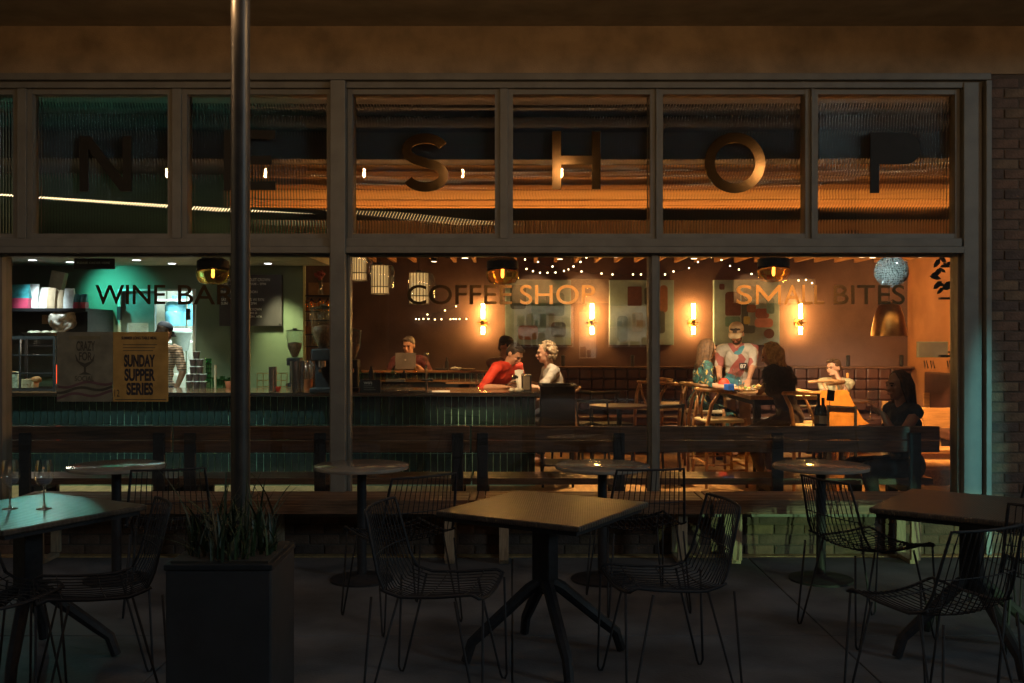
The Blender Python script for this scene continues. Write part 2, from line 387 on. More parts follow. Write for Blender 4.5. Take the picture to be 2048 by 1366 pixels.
base = thing('window_base_wall', 'low red brown brick wall below the shop windows behind the slatted benches', 'brick wall', (0, 7.15, 0))
b = B(); b.bx(-5.0, fx(1912), 7.081, 7.32, 0, .268); b.build('mortar_bed', MORTAR, base)
wall_of_bricks(base, -4.95, fx(1912), 0.0, .285, 7.075)

# fluted transom windows, each with its letter
def rib_pane(x0, x1, z0, z1, y, parent):
    b = B(); p = .021; n = int((x1-x0)/p); p = (x1-x0)/n; seg = 8; A = .0024
    tops = []; bots = []
    for i in range(n*seg+1):
        x = x0 + (x1-x0)*i/(n*seg); dy = .0034*(1-(2*(i % seg)/seg-1)**2)
        tops.append((b.bm.verts.new((x, y+.006+dy, z1)), b.bm.verts.new((x, y+.006+dy, z0))))
    for (a, c), (d, e) in zip(tops, tops[1:]): b.bm.faces.new((a, d, e, c))
    fa, fb, fc, fd = [b.bm.verts.new(q) for q in ((x0, y, z0), (x1, y, z0), (x1, y, z1), (x0, y, z1))]
    b.bm.faces.new((fa, fb, fc, fd))
    b.bm.faces.new([fd, fc] + [t[0] for t in tops[::-1]]); b.bm.faces.new([fb, fa] + [t[1] for t in tops])
    b.bm.faces.new((fa, fd, tops[0][0], tops[0][1])); b.bm.faces.new((fc, fb, tops[-1][1], tops[-1][0]))
    return b.build('ribbed_pane', RIB, parent, smooth=True)
def ribbon(pts, w, y0, y1):
    """flat stroke of constant width through points (x, z)"""
    b = B(); L = []; N = len(pts)
    for i, p in enumerate(pts):
        a = Vector(pts[max(0, i-1)]); c = Vector(pts[min(N-1, i+1)]); t = (c-a).normalized(); nrm = Vector((-t.y, t.x))
        L.append((Vector(p)+nrm*w/2, Vector(p)-nrm*w/2))
    poly = [q[0] for q in L] + [q[1] for q in L[::-1]]
    vs = [[(b.bm.verts.new((q.x, y, q.y))) for q in pair] for pair in L for y in ()]
    V = [[b.bm.verts.new((q.x, y, q.y)) for y in (y0, y1) for q in pair] for pair in L]
    for u, v in zip(V, V[1:]):
        b.bm.faces.new((u[0], v[0], v[1], u[1])); b.bm.faces.new((u[2], u[3], v[3], v[2]))
        b.bm.faces.new((u[0], u[2], v[2], v[0])); b.bm.faces.new((u[1], v[1], v[3], u[3]))
    b.bm.faces.new((V[0][0], V[0][1], V[0][3], V[0][2])); b.bm.faces.new((V[-1][0], V[-1][2], V[-1][3], V[-1][1]))
    return b
def letter(ch, x0, x1, z0, z1, parent):
    w = .062; y0, y1 = 7.150, 7.166; h = z1-z0; cx = (x0+x1)/2; cz = (z0+z1)/2
    b = B()
    if ch == 'O':
        n = 48; ro = Vector(((x1-x0)/2, h/2))
        V = [[b.bm.verts.new((cx+math.cos(a)*(ro.x-d), y, cz+math.sin(a)*(ro.y-d))) for d in (0, w*1.15) for y in (y0, y1)] for a in [k*2*math.pi/n for k in range(n)]]
        for i in range(n):
            u, v = V[i], V[(i+1) % n]
            b.bm.faces.new((u[0], u[2], v[2], v[0])); b.bm.faces.new((u[1], v[1], v[3], u[3])); b.bm.faces.new((u[0], v[0], v[1], u[1])); b.bm.faces.new((u[2], u[3], v[3], v[2]))
    elif ch == 'S':
        r = h/4-.012; pts = []; rx = (x1-x0)/2 - w/2
        for k in range(0, 25): a = R(20 + 235*k/24); pts.append((cx+rx*math.cos(a), cz+r-.004+(r-.012)*math.sin(a)))
        for k in range(0, 25): a = R(78 - 235*k/24); pts.append((cx+rx*math.cos(a), cz-r+.004+(r-.012)*math.sin(a)))
        b = ribbon(pts, w*1.1, y0, y1)
    elif ch == 'H':
        b.prism([(x0, z0), (x0+w, z0), (x0+w, cz-w/2), (x1-w, cz-w/2), (x1-w, z0), (x1, z0), (x1, z1), (x1-w, z1), (x1-w, cz+w/2), (x0+w, cz+w/2), (x0+w, z1), (x0, z1)], y0, y1)
    elif ch == 'N':
        k = w*1.25
        b.prism([(x0, z0), (x0+w, z0), (x0+w, z1-k*1.2), (x1-k, z0), (x1, z0), (x1, z1), (x1-w, z1), (x1-w, z0+k*1.2), (x0+k, z1), (x0, z1)], y0, y1)
    elif ch == 'E':
        b.prism([(x0, z0), (x1, z0), (x1, z0+w), (x0+w, z0+w), (x0+w, cz-w/2), (x1-.03, cz-w/2), (x1-.03, cz+w/2), (x0+w, cz+w/2), (x0+w, z1-w), (x1, z1-w), (x1, z1), (x0, z1)], y0, y1)
    elif ch == 'P':
        rm = (z1-cz+.01)/2; n = 14; zc = z1-rm; xr = x1-rm
        out = [(xr+rm*math.cos(a), zc+rm*math.sin(a)) for a in [R(-90+180*k/n) for k in range(n+1)]]
        b.prism([(x0, z0), (x0+w, z0), (x0+w, zc-rm)] + out + [(x0, z1)], y0, y1)
    dk = ch in 'NEP'  # same bronze letters, their shade put into a darker material
    o = b.build('letter', mat('shaded_bronze_letter', (.012, .011, .010), .5, spec=.2) if dk else BRONZE, parent, bevel=0.002)
    o['label'] = ('flat bronze letter %s darkened for shade' if dk else 'flat bronze letter %s') % ch; return o
TR = [(-290, 46, None, 'leftmost dark teal fluted glass transom window at the edge of the photo'),
      (64, 352, ('N', 165, 268, 275, 385), 'fluted glass transom window with bronze letter N darkened for shade'),
      (370, 667, ('E', 452, 554, 263, 382), 'fluted glass transom window with letter E behind the pole'),
      (698, 1000, ('S', 806, 897, 268, 387), 'fluted glass transom window with bronze letter S'),
      (1016, 1308, ('H', 1104, 1200, 265, 380), 'fluted glass transom window with bronze letter H'),
      (1313, 1615, ('O', 1407, 1527, 268, 388), 'fluted glass transom window with bronze ring letter O'),
      (1620, 1912, ('P', 1736, 1836, 268, 388), 'fluted glass transom window with bronze letter P darkened for shade at the right end')]
for x0, x1, L, lab in TR:
    X0, X1, Z0, Z1 = fx(x0), fx(x1), fz(479), fz(183)
    t = thing('transom_window', lab, 'window', ((X0+X1)/2, 7.2, Z0), 'fluted transom windows over the shop windows'); t['kind'] = 'thing'
    fw = .036
    f = B(); f.bx(X0, X0+fw, 7.13, 7.25, Z0, Z1).bx(X1-fw, X1, 7.13, 7.25, Z0, Z1).bx(X0+fw, X1-fw, 7.135, 7.245, Z0, Z0+fw).bx(X0+fw, X1-fw, 7.135, 7.245, Z1-fw, Z1)
    f.build('frame', FRAME, t)
    rib_pane(X0+fw-.004, X1-fw+.004, Z0+fw-.004, Z1-fw+.004, 7.19, t)
    if L: letter(L[0], fx(L[1]), fx(L[2]), fz(L[4]), fz(L[3]), t)
for x0, x1 in ((46, 64), (352, 370), (1000, 1016), (1308.4, 1312.6), (1615.4, 1619.6)):
    b = B(); b.bx(fx(x0)+.001, fx(x1)-.001, 7.11, 7.3, fz(479), fz(183)); b.build('mullion', FRAME, shop, bevel=.003)

# three big plate glass windows with gold lettering
WIN = [(8, 667, 'left plate glass window lettered WINE BAR with two posters on the glass'),
       (698, 1300, 'middle plate glass window lettered COFFEE SHOP'),
       (1312, 1913, 'right plate glass window lettered SMALL BITES')]
wins = []
for i, (x0, x1, lab) in enumerate(WIN):
    X0, X1, Z0, Z1 = fx(x0), fx(x1), .346, fz(509)-.001
    t = thing('shop_window', lab, 'window', ((X0+X1)/2, 7.2, Z0), 'plate glass windows of the shop'); t['kind'] = 'thing'; wins.append(t)
    fw = .018
    f = B(); f.bx(X0, X0+fw, 7.14, 7.24, Z0, Z1).bx(X1-fw, X1, 7.14, 7.24, Z0, Z1).bx(X0+fw, X1-fw, 7.145, 7.235, Z0, Z0+fw).bx(X0+fw, X1-fw, 7.145, 7.235, Z1-fw, Z1)
    f.build('frame', FRAME, t)
    p = B(); p.bx(X0+fw-.003, X1-fw+.003, 7.19, 7.198, Z0+fw-.003, Z1-fw+.003); p.build('pane', PANE, t)
b = B(); b.bx(-5.0, fx(-6)-.001, 7.19, 7.198, .346, fz(509)-.003); b.build('pane', PANE, shop)
b = B(); b.bx(fx(1300)+.001, fx(1312)-.001, 7.12, 7.26, .346, fz(509)-.003); b.build('mullion', FRAME, shop, bevel=.004)
for i, txt, a, c in ((0, 'WINE', 192, 332), (0, 'BAR', 357, 470), (1, 'COFFEE', 815, 1024), (1, 'SHOP', 1040, 1190), (2, 'S', 1472, 1503), (2, 'ALL', 1567, 1648), (2, 'BITES', 1666, 1808)):
    textmesh(txt, fx(a), fx(c), fz(609), fz(570), 7.188, GOLDV, wins[i], 'lettering', bold=0.006, depth=.001)
ma, mc, mz0, mz1, mw = fx(1511), fx(1561), fz(609), fz(570), .021; mm = (ma+mc)/2
b = B(); b.prism([(ma, mz0), (ma+mw, mz0), (ma+mw, mz1-.045), (mm, mz0+.018), (mc-mw, mz1-.045), (mc-mw, mz0), (mc, mz0), (mc, mz1), (mc-mw, mz1), (mm, mz0+.058), (ma+mw, mz1), (ma, mz1)], 7.1875, 7.1885)
b.build('lettering', GOLDV, wins[2])
# posters taped on the left window
OLIVE = mat('olive_poster', (0.14, 0.13, 0.095), 0.7, var=0.2, scale=10)
OCHRE = mat('ochre_poster', (0.34, 0.20, 0.055), 0.75, var=0.18, scale=9, bump=.1)
INK = mat('poster_ink', (0.018, 0.016, 0.022), 0.7)
INK2 = mat('faded_poster_ink', (0.045, 0.04, 0.03), 0.7)
MAUVE = mat('mauve_poster_ink', (0.10, 0.05, 0.055), 0.7)
p1 = thing('poster', 'olive poster with a scrolled goblet drawing taped to the window', 'poster', (fx(171), 7.18, fz(735)))
b = B(); b.bx(fx(116), fx(227), 7.1835, 7.1855, fz(803), fz(664)); b.build('sheet', OLIVE, p1)
textmesh('CRAZY', fx(155), fx(192), fz(702), fz(682), 7.182, INK2, p1, 'lettering', bold=.02)
textmesh('FOR', fx(160), fx(186), fz(721), fz(704), 7.182, INK2, p1, 'lettering', bold=.02)
textmesh('SOCIAL', fx(152), fx(190), fz(762), fz(752), 7.182, INK2, p1, 'lettering')
cx = fx(172)
b = B()
b.prism([(cx-.07, fz(708)), (cx-.062, fz(722)), (cx-.03, fz(730)), (cx-.008, fz(734)), (cx-.008, fz(744)), (cx-.045, fz(749)), (cx+.045, fz(749)), (cx+.008, fz(744)), (cx+.008, fz(734)), (cx+.03, fz(730)), (cx+.062, fz(722)), (cx+.07, fz(708)), (cx+.045, fz(722)), (cx, fz(727)), (cx-.045, fz(722))], 7.1815, 7.183)
b.build('goblet_emblem', INK2, p1)
for k, (yy, m) in enumerate(((772, MAUVE), (782, INK2), (793, MAUVE))):
    pts = [(fx(116+111*i/16), fz(yy + 4*math.sin(i*.55+k) - i*.5)) for i in range(17)]
    ribbon(pts, .018, 7.1815, 7.183).build('swash', m, p1)
b = B(); b.bx(fx(140), fx(203), 7.1815, 7.183, fz(679), fz(672)); b.build('ribbon', mat('poster_banner', (.14, .12, .07), .7), p1)
p2 = thing('poster', 'ochre poster reading SUNDAY SUPPER SERIES in tall dark letters', 'poster', (fx(283), 7.18, fz(735)))
b = B(); b.bx(fx(228), fx(338), 7.1835, 7.1855, fz(803), fz(664)); b.build('sheet', OCHRE, p2)
for t_, a, c, z0, z1 in (('SUNDAY', 250, 312, 734, 709), ('SUPPER', 251, 312, 762, 737), ('SERIES', 255, 308, 790, 765)):
    textmesh(t_, fx(a), fx(c), fz(z0), fz(z1), 7.182, INK, p2, 'lettering', bold=.04)
textmesh('SUMMER LONG TABLE MEAL', fx(245), fx(316), fz(679), fz(673), 7.182, INK, p2, 'lettering', bold=.03)
for k in range(3): 
    b = B(); b.bx(fx(248), fx(316-k*4), 7.1815, 7.183, fz(690+k*6), fz(688.6+k*6)); b.build('text_line', INK2, p2)
textmesh('12', fx(231), fx(241), fz(793), fz(779), 7.182, INK2, p2, 'lettering')
b = B(); b.bx(fx(232), fx(334), 7.1815, 7.183, fz(799.5), fz(798)); b.build('text_line', INK2, p2)
# ================================================================ PATIO
def string_bulbs():
    t = thing('patio_string_lights', 'string of warm bulbs strung across the patio above the tables', 'string lights', (0, 4.5, 3.2))
    xs = [-1.467 + .98*k for k in range(-3, 7) if k not in (-3, 5)]
    cable = []
    for a, c in zip(xs, xs[1:]):
        for k in range(6): u = k/6; cable.append((a+(c-a)*u, 4.5, 3.29 - .03*math.sin(u*math.pi)))
    cable = [(-6.5, 4.5, 3.35)] + cable + [(xs[-1], 4.5, 3.29), (7.0, 4.5, 3.35)]
    b = B(); b.tube(cable, .005, 5); b.build('cable', BLACKM, t)
    for x in xs:
        b = B(); b.cyl((x, 4.5, 3.21), (x, 4.5, 3.29), .02, .016, 10); s = b.build('socket', BLACKM, t)
        b = B(); b.lathe([(.003, -.035), (.010, -.028), (.014, -.01), (.013, .02), (.010, .045), (.008, .06)], (x, 4.5, 3.155), 12)
        b.build('bulb', emis('patio_bulb_glow', (1.0, 0.57, 0.24), 330), s, smooth='all')
string_bulbs()
# pole
pl = thing('steel_pole', 'tall round steel pole behind the black planter', 'pole', (fx(481, 4.6), 4.6, 0))
b = B(); b.cyl((fx(481, 4.6), 4.6, 0), (fx(481, 4.6), 4.6, 4.3), .0435, n=28); b.build('shaft', mat('pole_paint', (0.035, 0.030, 0.026), 0.42, var=.2, scale=12, bump=.08), pl, smooth=True)
b = B(); b.cyl((fx(481, 4.6), 4.6, 0), (fx(481, 4.6), 4.6, .012), .09, n=28); b.build('base_plate', BLACKM, pl)

# slatted benches along the window
def slat_bench():
    t = thing('slatted_bench', 'x', 'bench', (0, 0, 0), 'slatted wooden benches outside under the windows')
    L = 1.575; n = 6
    for k in range(n):
        y = -.2 + (k+.5)*.4/n
        b = B(); b.box((0, y, .432), (L-.11, .4/n-.012, .03)); b.build('slat', WOODB, t, bevel=.003)
    for s in (-1, 1):
        b = B(); b.box((s*(L/2-.024), 0, .432), (.046, .40, .031)); b.build('end_board', WOODB, t, bevel=.003)
    b = B(); b.box((0, -.188, .385), (L-.02, .022, .062)); b.build('apron', WOODB, t, bevel=.003)
    b = B(); b.box((0, .188, .385), (L-.02, .022, .062)); b.build('apron', WOODB, t, bevel=.003)
    for s in (-1, 1):
        for yy in (-.13, .13):
            b = B(); b.box((s*.605, yy, .2075), (.065, .03, .355)); b.build('leg', WOODL, t, bevel=.003)
        b = B(); b.box((s*.605, 0, .015), (.064, .228, .028)); b.build('runner', WOODL, t, bevel=.003)
    return t
sb = slat_bench()
cxs = [-2.60-.005, -1.03, .55, 2.13]
labs = ['slatted wooden bench behind the left square table and wine glasses', 'slatted wooden bench just right of the steel pole, under the COFFEE lettering',
        'slatted wooden bench behind the middle square table', 'slatted wooden bench nearest the right brick pier']
for i, x in enumerate(cxs):
    if i == 0: place(sb, (x, 6.88, 0)); sb['label'] = labs[0]
    else: dup(sb, (x, 6.88, 0), 0, labs[i])

# round cafe tables
TT = mat('cafe_tabletop', (0.21, 0.19, 0.165), 0.14, var=.1, scale=15, coat=.3)
def round_table():
    t = thing('round_table', 'x', 'table', (0, 0, 0), 'round cafe tables along the benches')
    b = B(); b.lathe([(.285, .705), (.298, .709), (.3, .718), (.298, .728), (.292, .731)], n=56); b.build('tabletop', TT, t, smooth=True)
    b = B(); b.cyl((0, 0, .02), (0, 0, .70), .03, n=16).lathe([(.03, .70), (.12, .7), (.12, .704), (.03, .704)], n=20, cap=False); b.build('column', BLACK, t, smooth=True)
    b = B(); b.lathe([(.2, 0), (.2, .012), (.05, .025), (.03, .04)], n=32); b.build('base', BLACK, t, smooth=True)
    return t
rt = round_table()
for i, (x, l) in enumerate(((-2.515, 'round cafe table in front of the window posters'), (-.955, 'round cafe table in front of the thick window post'),
                            (.575, 'round cafe table behind the middle square table'), (1.965, 'round cafe table in front of the seated woman holding wine'))):
    if i == 0: place(rt, (x, 6.33, 0)); rt['label'] = l
    else: dup(rt, (x, 6.33, 0), 0, l)

# square tables
m = mat('woven_tabletop', (0.06, 0.045, 0.035), 0.34, var=.2, scale=25, spec=.5)
t_ = m.node_tree; pb = t_.nodes['Principled BSDF']; tc = t_.nodes.new('ShaderNodeTexCoord'); ck = t_.nodes.new('ShaderNodeTexWave')
ck.wave_type = 'BANDS'; ck.bands_direction = 'X'; ck.inputs['Scale'].default_value = 26; ck.inputs['Distortion'].default_value = .3
c2 = t_.nodes.new('ShaderNodeTexWave'); c2.bands_direction = 'Y'; c2.inputs['Scale'].default_value = 13
t_.links.new(tc.outputs['Object'], ck.inputs[0]); t_.links.new(tc.outputs['Object'], c2.inputs[0])
ad = t_.nodes.new('ShaderNodeMath'); ad.operation = 'MULTIPLY'; t_.links.new(ck.outputs['Fac'], ad.inputs[0]); t_.links.new(c2.outputs['Fac'], ad.inputs[1])
bp = t_.nodes.new('ShaderNodeBump'); bp.inputs['Strength'].default_value = .6; bp.inputs['Distance'].default_value = .004
t_.links.new(ad.outputs[0], bp.inputs['Height']); t_.links.new(bp.outputs[0], pb.inputs['Normal'])
WOVEN = m
def square_table():
    t = thing('square_table', 'x', 'table', (0, 0, 0), 'square black patio tables')
    b = B(); b.box((0, 0, .716), (.755, .755, .026)); b.build('tabletop', WOVEN, t, bevel=.006)
    b = B(); b.box((0, 0, .69), (.70, .70, .02)); b.build('under_frame', BLACK, t)
    b = B(); b.box((0, 0, .50), (.095, .095, .37)); b.build('column', BLACK, t, bevel=.006)
    for k in range(4):
        a = R(45+90*k); d = Vector((math.cos(a), math.sin(a), 0))
        b = B(); b.tube([d*.01+Vector((0, 0, .37)), d*.08+Vector((0, 0, .335)), d*.30+Vector((0, 0, .15)), d*.36+Vector((0, 0, .10)), d*.39+Vector((0, 0, .01))], [.034, .031, .028, .026, .024], 8)
        b.build('leg', BLACK, t, smooth=True)
    return t
sq = square_table()
place(sq, (.16, 4.80, 0), R(-31)); sq['label'] = 'square black patio table in the middle with warm light on its top'
dup(sq, (-2.29, 4.71, 0), R(-29.5), 'square black patio table on the left carrying two wine glasses')
dup(sq, (2.234, 4.84, 0), R(-36.5), 'bare square black patio table near the right brick pier')

# wire chairs
def wire_chair():
    t = thing('wire_chair', 'x', 'chair', (0, 0, 0), 'black wire chairs on the patio')
    def prof(u):                                       # seat-to-back side profile, u 0..1
        P = [(-.23, .455), (-.20, .47), (-.05, .452), (.10, .445), (.19, .47), (.235, .56), (.27, .70), (.30, .815)]
        f = u*(len(P)-1); i = min(int(f), len(P)-2); f -= i
        return P[i][0]*(1-f)+P[i+1][0]*f, P[i][1]*(1-f)+P[i+1][1]*f
    def hw(u): return .235 - .02*abs(u-.4) - (.03*max(0, u-.6)/.4)
    seat = B(); back = B()
    N = 15
    for k in range(N):
        s = -1+2*k/(N-1)
        pts = []
        for i in range(17):
            u = i/16; y, z = prof(u); x = s*hw(u)*.97
            pts.append((x, y - (.03*s*s if u > .6 else 0), z + .03*s*s*(1 if u < .6 else 0)))
        seat.tube(pts[:10], .0026, 5); back.tube(pts[9:], .0026, 5)
    for u in (0.04, .2, .36, .5):
        y, z = prof(u); seat.tube([(s*hw(u), y, z+.03*s*s) for s in [-1+.2*k for k in range(11)]], .003, 5)
    for u in (.78,):
        y, z = prof(u); back.tube([(s*hw(u), y-.03*s*s, z) for s in [-1+.2*k for k in range(11)]], .003, 5)
    def rim(u0, u1, closed_at):
        L = []
        n = 12
        y, z = prof(closed_at)
        left = []; right = []
        for i in range(n+1):
            u = u0+(u1-u0)*i/n; yy, zz = prof(u)
            left.append((-hw(u), yy-(.03 if u > .6 else 0), zz+(.03 if u < .6 else 0))); right.append((hw(u), yy-(.03 if u > .6 else 0), zz+(.03 if u < .6 else 0)))
        mid = [(s*hw(closed_at), y-(.03*s*s if closed_at > .6 else 0), z+(.03*s*s if closed_at < .6 else 0)) for s in [-.85+.17*k for k in range(11)]]
        return left, mid, right
    l, m_, r = rim(.58, 0, 0); seat.tube(l+m_+r[::-1], .0065, 6)
    l, m_, r = rim(.58, 1, 1); back.tube(l+m_+r[::-1], .0065, 6)
    seat.build('seat', BLACK, t, smooth='all'); back.build('backrest', BLACK, t, smooth='all')
    for sx in (-1, 1):
        for y0, y1 in ((-.19, -.23), (.17, .25)):
            b = B(); a = (sx*.20, y0-.05, .452); c = (sx*.20, y0+.07, .45)
            bt = (sx*.235, y1, .012)
            a = (a[0], a[1], .474); c = (c[0], c[1], .462); b.tube([a, (sx*.233, y1-.014, .03), (sx*.235, y1-.006, .01), (sx*.235, y1+.006, .01), (sx*.234, y1+.014, .03), c], .0055, 6)
            b.build('leg', BLACK, t, smooth='all')
    return t
wc = wire_chair()
def chair_at(px, D, rz, lab, first=[True]):
    loc = (fx(px, D), D, 0)
    if first[0]: place(wc, loc, R(rz)); wc['label'] = lab; first[0] = False
    else: dup(wc, loc, R(rz), lab)
# rz: 0 faces the camera (front at -y); 180 faces the window
chair_at(192, 4.25, -62, 'black wire chair on the teal lit ground between the left square table and planter')
chair_at(-40, 4.15, 60, 'black wire chair cut off by the left edge of the photo')
chair_at(342, 5.75, 196, 'black wire chair facing the round table by the posters')
chair_at(800, 5.45, 215, 'black wire chair left of the middle square table, facing the round table')
chair_at(1272, 5.75, 190, 'black wire chair facing the round table behind the middle square table')
chair_at(1735, 5.2, 110, 'black wire chair seen side on in front of the lit bench at right')
chair_at(880, 4.3, 78, 'black wire chair tucked at the left corner of the middle square table')
chair_at(1330, 4.4, -80, 'black wire chair pushed up to the right side of the middle square table')
chair_at(1862, 4.05, 205, 'black wire chair with its back before the right square table')
chair_at(2065, 5.55, 184, 'black wire chair behind the right square table by the brick pier')
chair_at(2120, 4.5, 150, 'black wire chair cut off by the right edge of the photo')

# wine glasses
def wine_glass(mat_=solidglass('crystal', (.96, .97, .97), 1.45)):
    t = thing('wine_glass', 'x', 'wine glass', (0, 0, 0), 'stemmed wine glasses')
    b = B(); b.lathe([(.036, 0), (.034, .003), (.008, .006)], n=20); b.build('foot', mat_, t, smooth='all')
    b = B(); b.lathe([(.008, .006), (.0045, .02), (.004, .09), (.006, .105)], n=10, cap=False); b.build('stem', mat_, t, smooth='all')
    b = B(); b.lathe([(.002, .105), (.03, .12), (.043, .145), (.044, .165), (.033, .232)], n=24, cap=False); b.build('bowl', thinglass('goblet_glass', (.90, .92, .92), 2.2), t, smooth='all')
    return t
wg = wine_glass(); place(wg, (fx(20, 4.72), 4.72, .73)); wg['label'] = 'empty stemmed wine glass on the left square table, at the photo edge'
dup(wg, (fx(88, 4.72), 4.72, .73), 0, 'empty stemmed wine glass on the left square table, further from the photo edge')

# planter with grasses
plc = thing('planter', 'tall square black planter in front of the steel pole', 'planter', (fx(466, 3.85), 3.85, 0))
px_, D_ = fx(466, 3.85), 3.85
b = B(); b.box((px_, D_, .345), (.39, .39, .69)); b.build('box', mat('planter_black', (.022, .020, .022), .7, var=.2), plc, bevel=.008)
b = B(); b.box((px_, D_, .70), (.40, .40, .022)); b.build('rim', BLACKM, plc, bevel=.004)
b = B(); b.box((px_, D_, .705), (.36, .36, .03)); b.build('soil', mat('soil', (.03, .022, .015), .95), plc)
LEAF = [mat('leaf_%d' % k, c, .5, var=.3, scale=8) for k, c in enumerate(((.018, .034, .012), (.012, .024, .010), (.03, .045, .015)))]
pg = thing('ornamental_grass', 'clump of upright green grasses growing in the black planter', 'plant', (px_, D_, .72))
rr = random.Random(4)
for k in range(190):
    a = rr.uniform(0, 6.28); r0 = .185*math.sqrt(rr.random()); x = px_+r0*math.cos(a); y = D_+r0*math.sin(a)
    h = rr.uniform(.06, .26) if rr.random() < .88 else rr.uniform(.26, .4); ln = rr.uniform(.01, .14) if rr.random() < .7 else rr.uniform(.14, .26); w = rr.uniform(.003, .008); az = rr.uniform(0, 6.28); wd = Vector((math.cos(az+1.57), math.sin(az+1.57), 0))
    b = B(); L = []
    for i in range(6):
        u = i/5; c = Vector((x+ln*u*u*math.cos(az), y+ln*u*u*math.sin(az), .715+h*(u-.18*u*u))); ww = w*(1-u**1.6)+.0006
        L.append((b.bm.verts.new(c-wd*ww), b.bm.verts.new(c+Vector((math.cos(az), math.sin(az), 0))*ww*.3), b.bm.verts.new(c+wd*ww)))
    for p, q in zip(L, L[1:]): b.bm.faces.new((p[0], q[0], q[1], p[1])); b.bm.faces.new((p[1], q[1], q[2], p[2]))
    b.build('blade', LEAF[k % 3] if k % 7 else mat('dry_blade', (.07, .05, .025), .8, var=.3), pg, smooth='all')
# ================================================================ INTERIOR: long benches inside the window
def window_bench(x0, x1, posts, lab):
    t = thing('window_bench', lab, 'bench', ((x0+x1)/2, 7.8, 0), 'dark benches inside the window')
    D = 7.58
    b = B(); b.bx(x0, x1, D, D+.035, fz(880, D), fz(852.5, D)); b.build('back_board', WOODV, t, bevel=.006)
    b = B(); b.bx(x0, x1, D, D+.035, fz(905, D), fz(880.6, D)); b.build('back_board', WOODV, t, bevel=.006)
    for k in range(4):
        y = 7.70+k*.095; b = B(); b.bx(x0, x1, y, y+.09, .40, .45); b.build('seat_board', WOODV, t, bevel=.004)
    for p in posts:
        X = fx(p, D-.02)
        b = B(); b.bx(X-.042, X+.042, D-.035, D-.003, .0, fz(866, D-.02)); b.build('post', BLACKM, t, bevel=.003)
        b = B(); b.bx(X-.042, X+.042, 7.99, 8.05, .0, .398); b.build('leg', BLACKM, t, bevel=.003)
        b = B(); b.bx(X-.04, X+.04, D-.002+.037, 7.985, .345, .398); b.build('bearer', BLACKM, t)
window_bench(fx(-420, 7.58), fx(342, 7.58), (50, 318), 'dark wooden bench inside below the wine bar lettering')
window_bench(fx(346, 7.58), fx(940, 7.58), (380, 640, 915), 'dark wooden bench inside, behind the pole and thick window post')
window_bench(fx(943, 7.58), fx(1880, 7.58), (965, 1238, 1555, 1830), 'long dark wooden bench inside on which the two women sit')

# ---------------------------------------------------------------- tiled bar counter
XL, XR, DC = -7.0, fx(1074, 10.3), 10.3
bar = thing('bar_counter', 'long bar counter faced with tall dark green glazed tiles', 'counter', ((XL+XR)/2, DC, 0))
b = B(); b.bx(XL, XR-.02, DC+.012, 11.2, .0, .915); b.build('carcass', GROUT, bar)
b = B(); b.bx(XL, XR+.04, DC-.05, 11.3, .93, .965); b.build('worktop', COUNTER, bar, bevel=.004)
b = B(); b.bx(XL, XR+.042, DC-.056, DC-.0505, .928, .967); b.build('edge_strip', STEEL, bar)
tw = 13.93*DC/F; tiles = {}
zr = [fz(963, DC), fz(907, DC), fz(850, DC), fz(793, DC)]
nc = 0
x = XR-.02
while x > -5.75 and nc < 99:
    for k in range(3):
        h = zr[k+1]-zr[k]-.007; w = tw-.0085
        if k not in tiles:
            bb = B(); bb.box((0, 0, 0), (w, .016, h)); me = bb.mesh('tile', bevel=.002); me.materials.append(TILE); tiles[k] = me
        o = bpy.data.objects.new('tile', tiles[k]); COL.objects.link(o); o.parent = bar
        o.location = Vector((x-tw/2+random.uniform(-.0007, .0007), DC+.006+random.uniform(-.0015, .0015), (zr[k]+zr[k+1])/2))-WP[bar.name]
        o.rotation_euler = (random.uniform(-.008, .008), 0, random.uniform(-.012, .012))
    x -= tw; nc += 1

def onbar(px, ybase): D = .585*F/(ybase-672); return Vector((fx(px, D), D, .966)), D
# back bar counter where the laptop man sits
bb_ = thing('back_bar', 'raised back bar ledge with green tiles where the laptop stands', 'counter', (-1.0, 13.0, 0))
b = B(); b.bx(-2.4, fx(1045, 12.9), 12.85, 13.25, 1.075, 1.106); b.build('ledge', COUNTER, bb_, bevel=.004)
b = B(); b.bx(-2.4, fx(1045, 12.9)-.05, 12.9, 13.1, 0, 1.073); b.build('carcass', GROUT, bb_)
for k in range(int((fx(1040, 12.9)+2.4)/.078)):
    b = B(); b.box((-2.36+k*.078, 12.893, .98), (.071, .014, .17)); b.build('tile', TILE, bb_)
wk = thing('service_worktop', 'low wooden service worktop behind the bar with a cutting board end', 'counter', (-1.0, 12.3, 0))
b = B(); b.bx(-2.3, fx(1000, 12.3), 12.2, 12.6, .985, 1.01); b.build('top', COUNTER, wk, bevel=.003)
b = B(); b.slab([(fx(893, 11.9), 11.75), (fx(1000, 11.9), 11.75), (fx(1000, 12.3), 12.195), (fx(925, 12.3), 12.195)], .985, 1.01); b.build('board_end', COUNTER, wk)
b = B(); b.bx(-2.3, fx(995, 12.3), 12.25, 12.55, 0, .984); b.build('cabinet', BLACKM, wk)

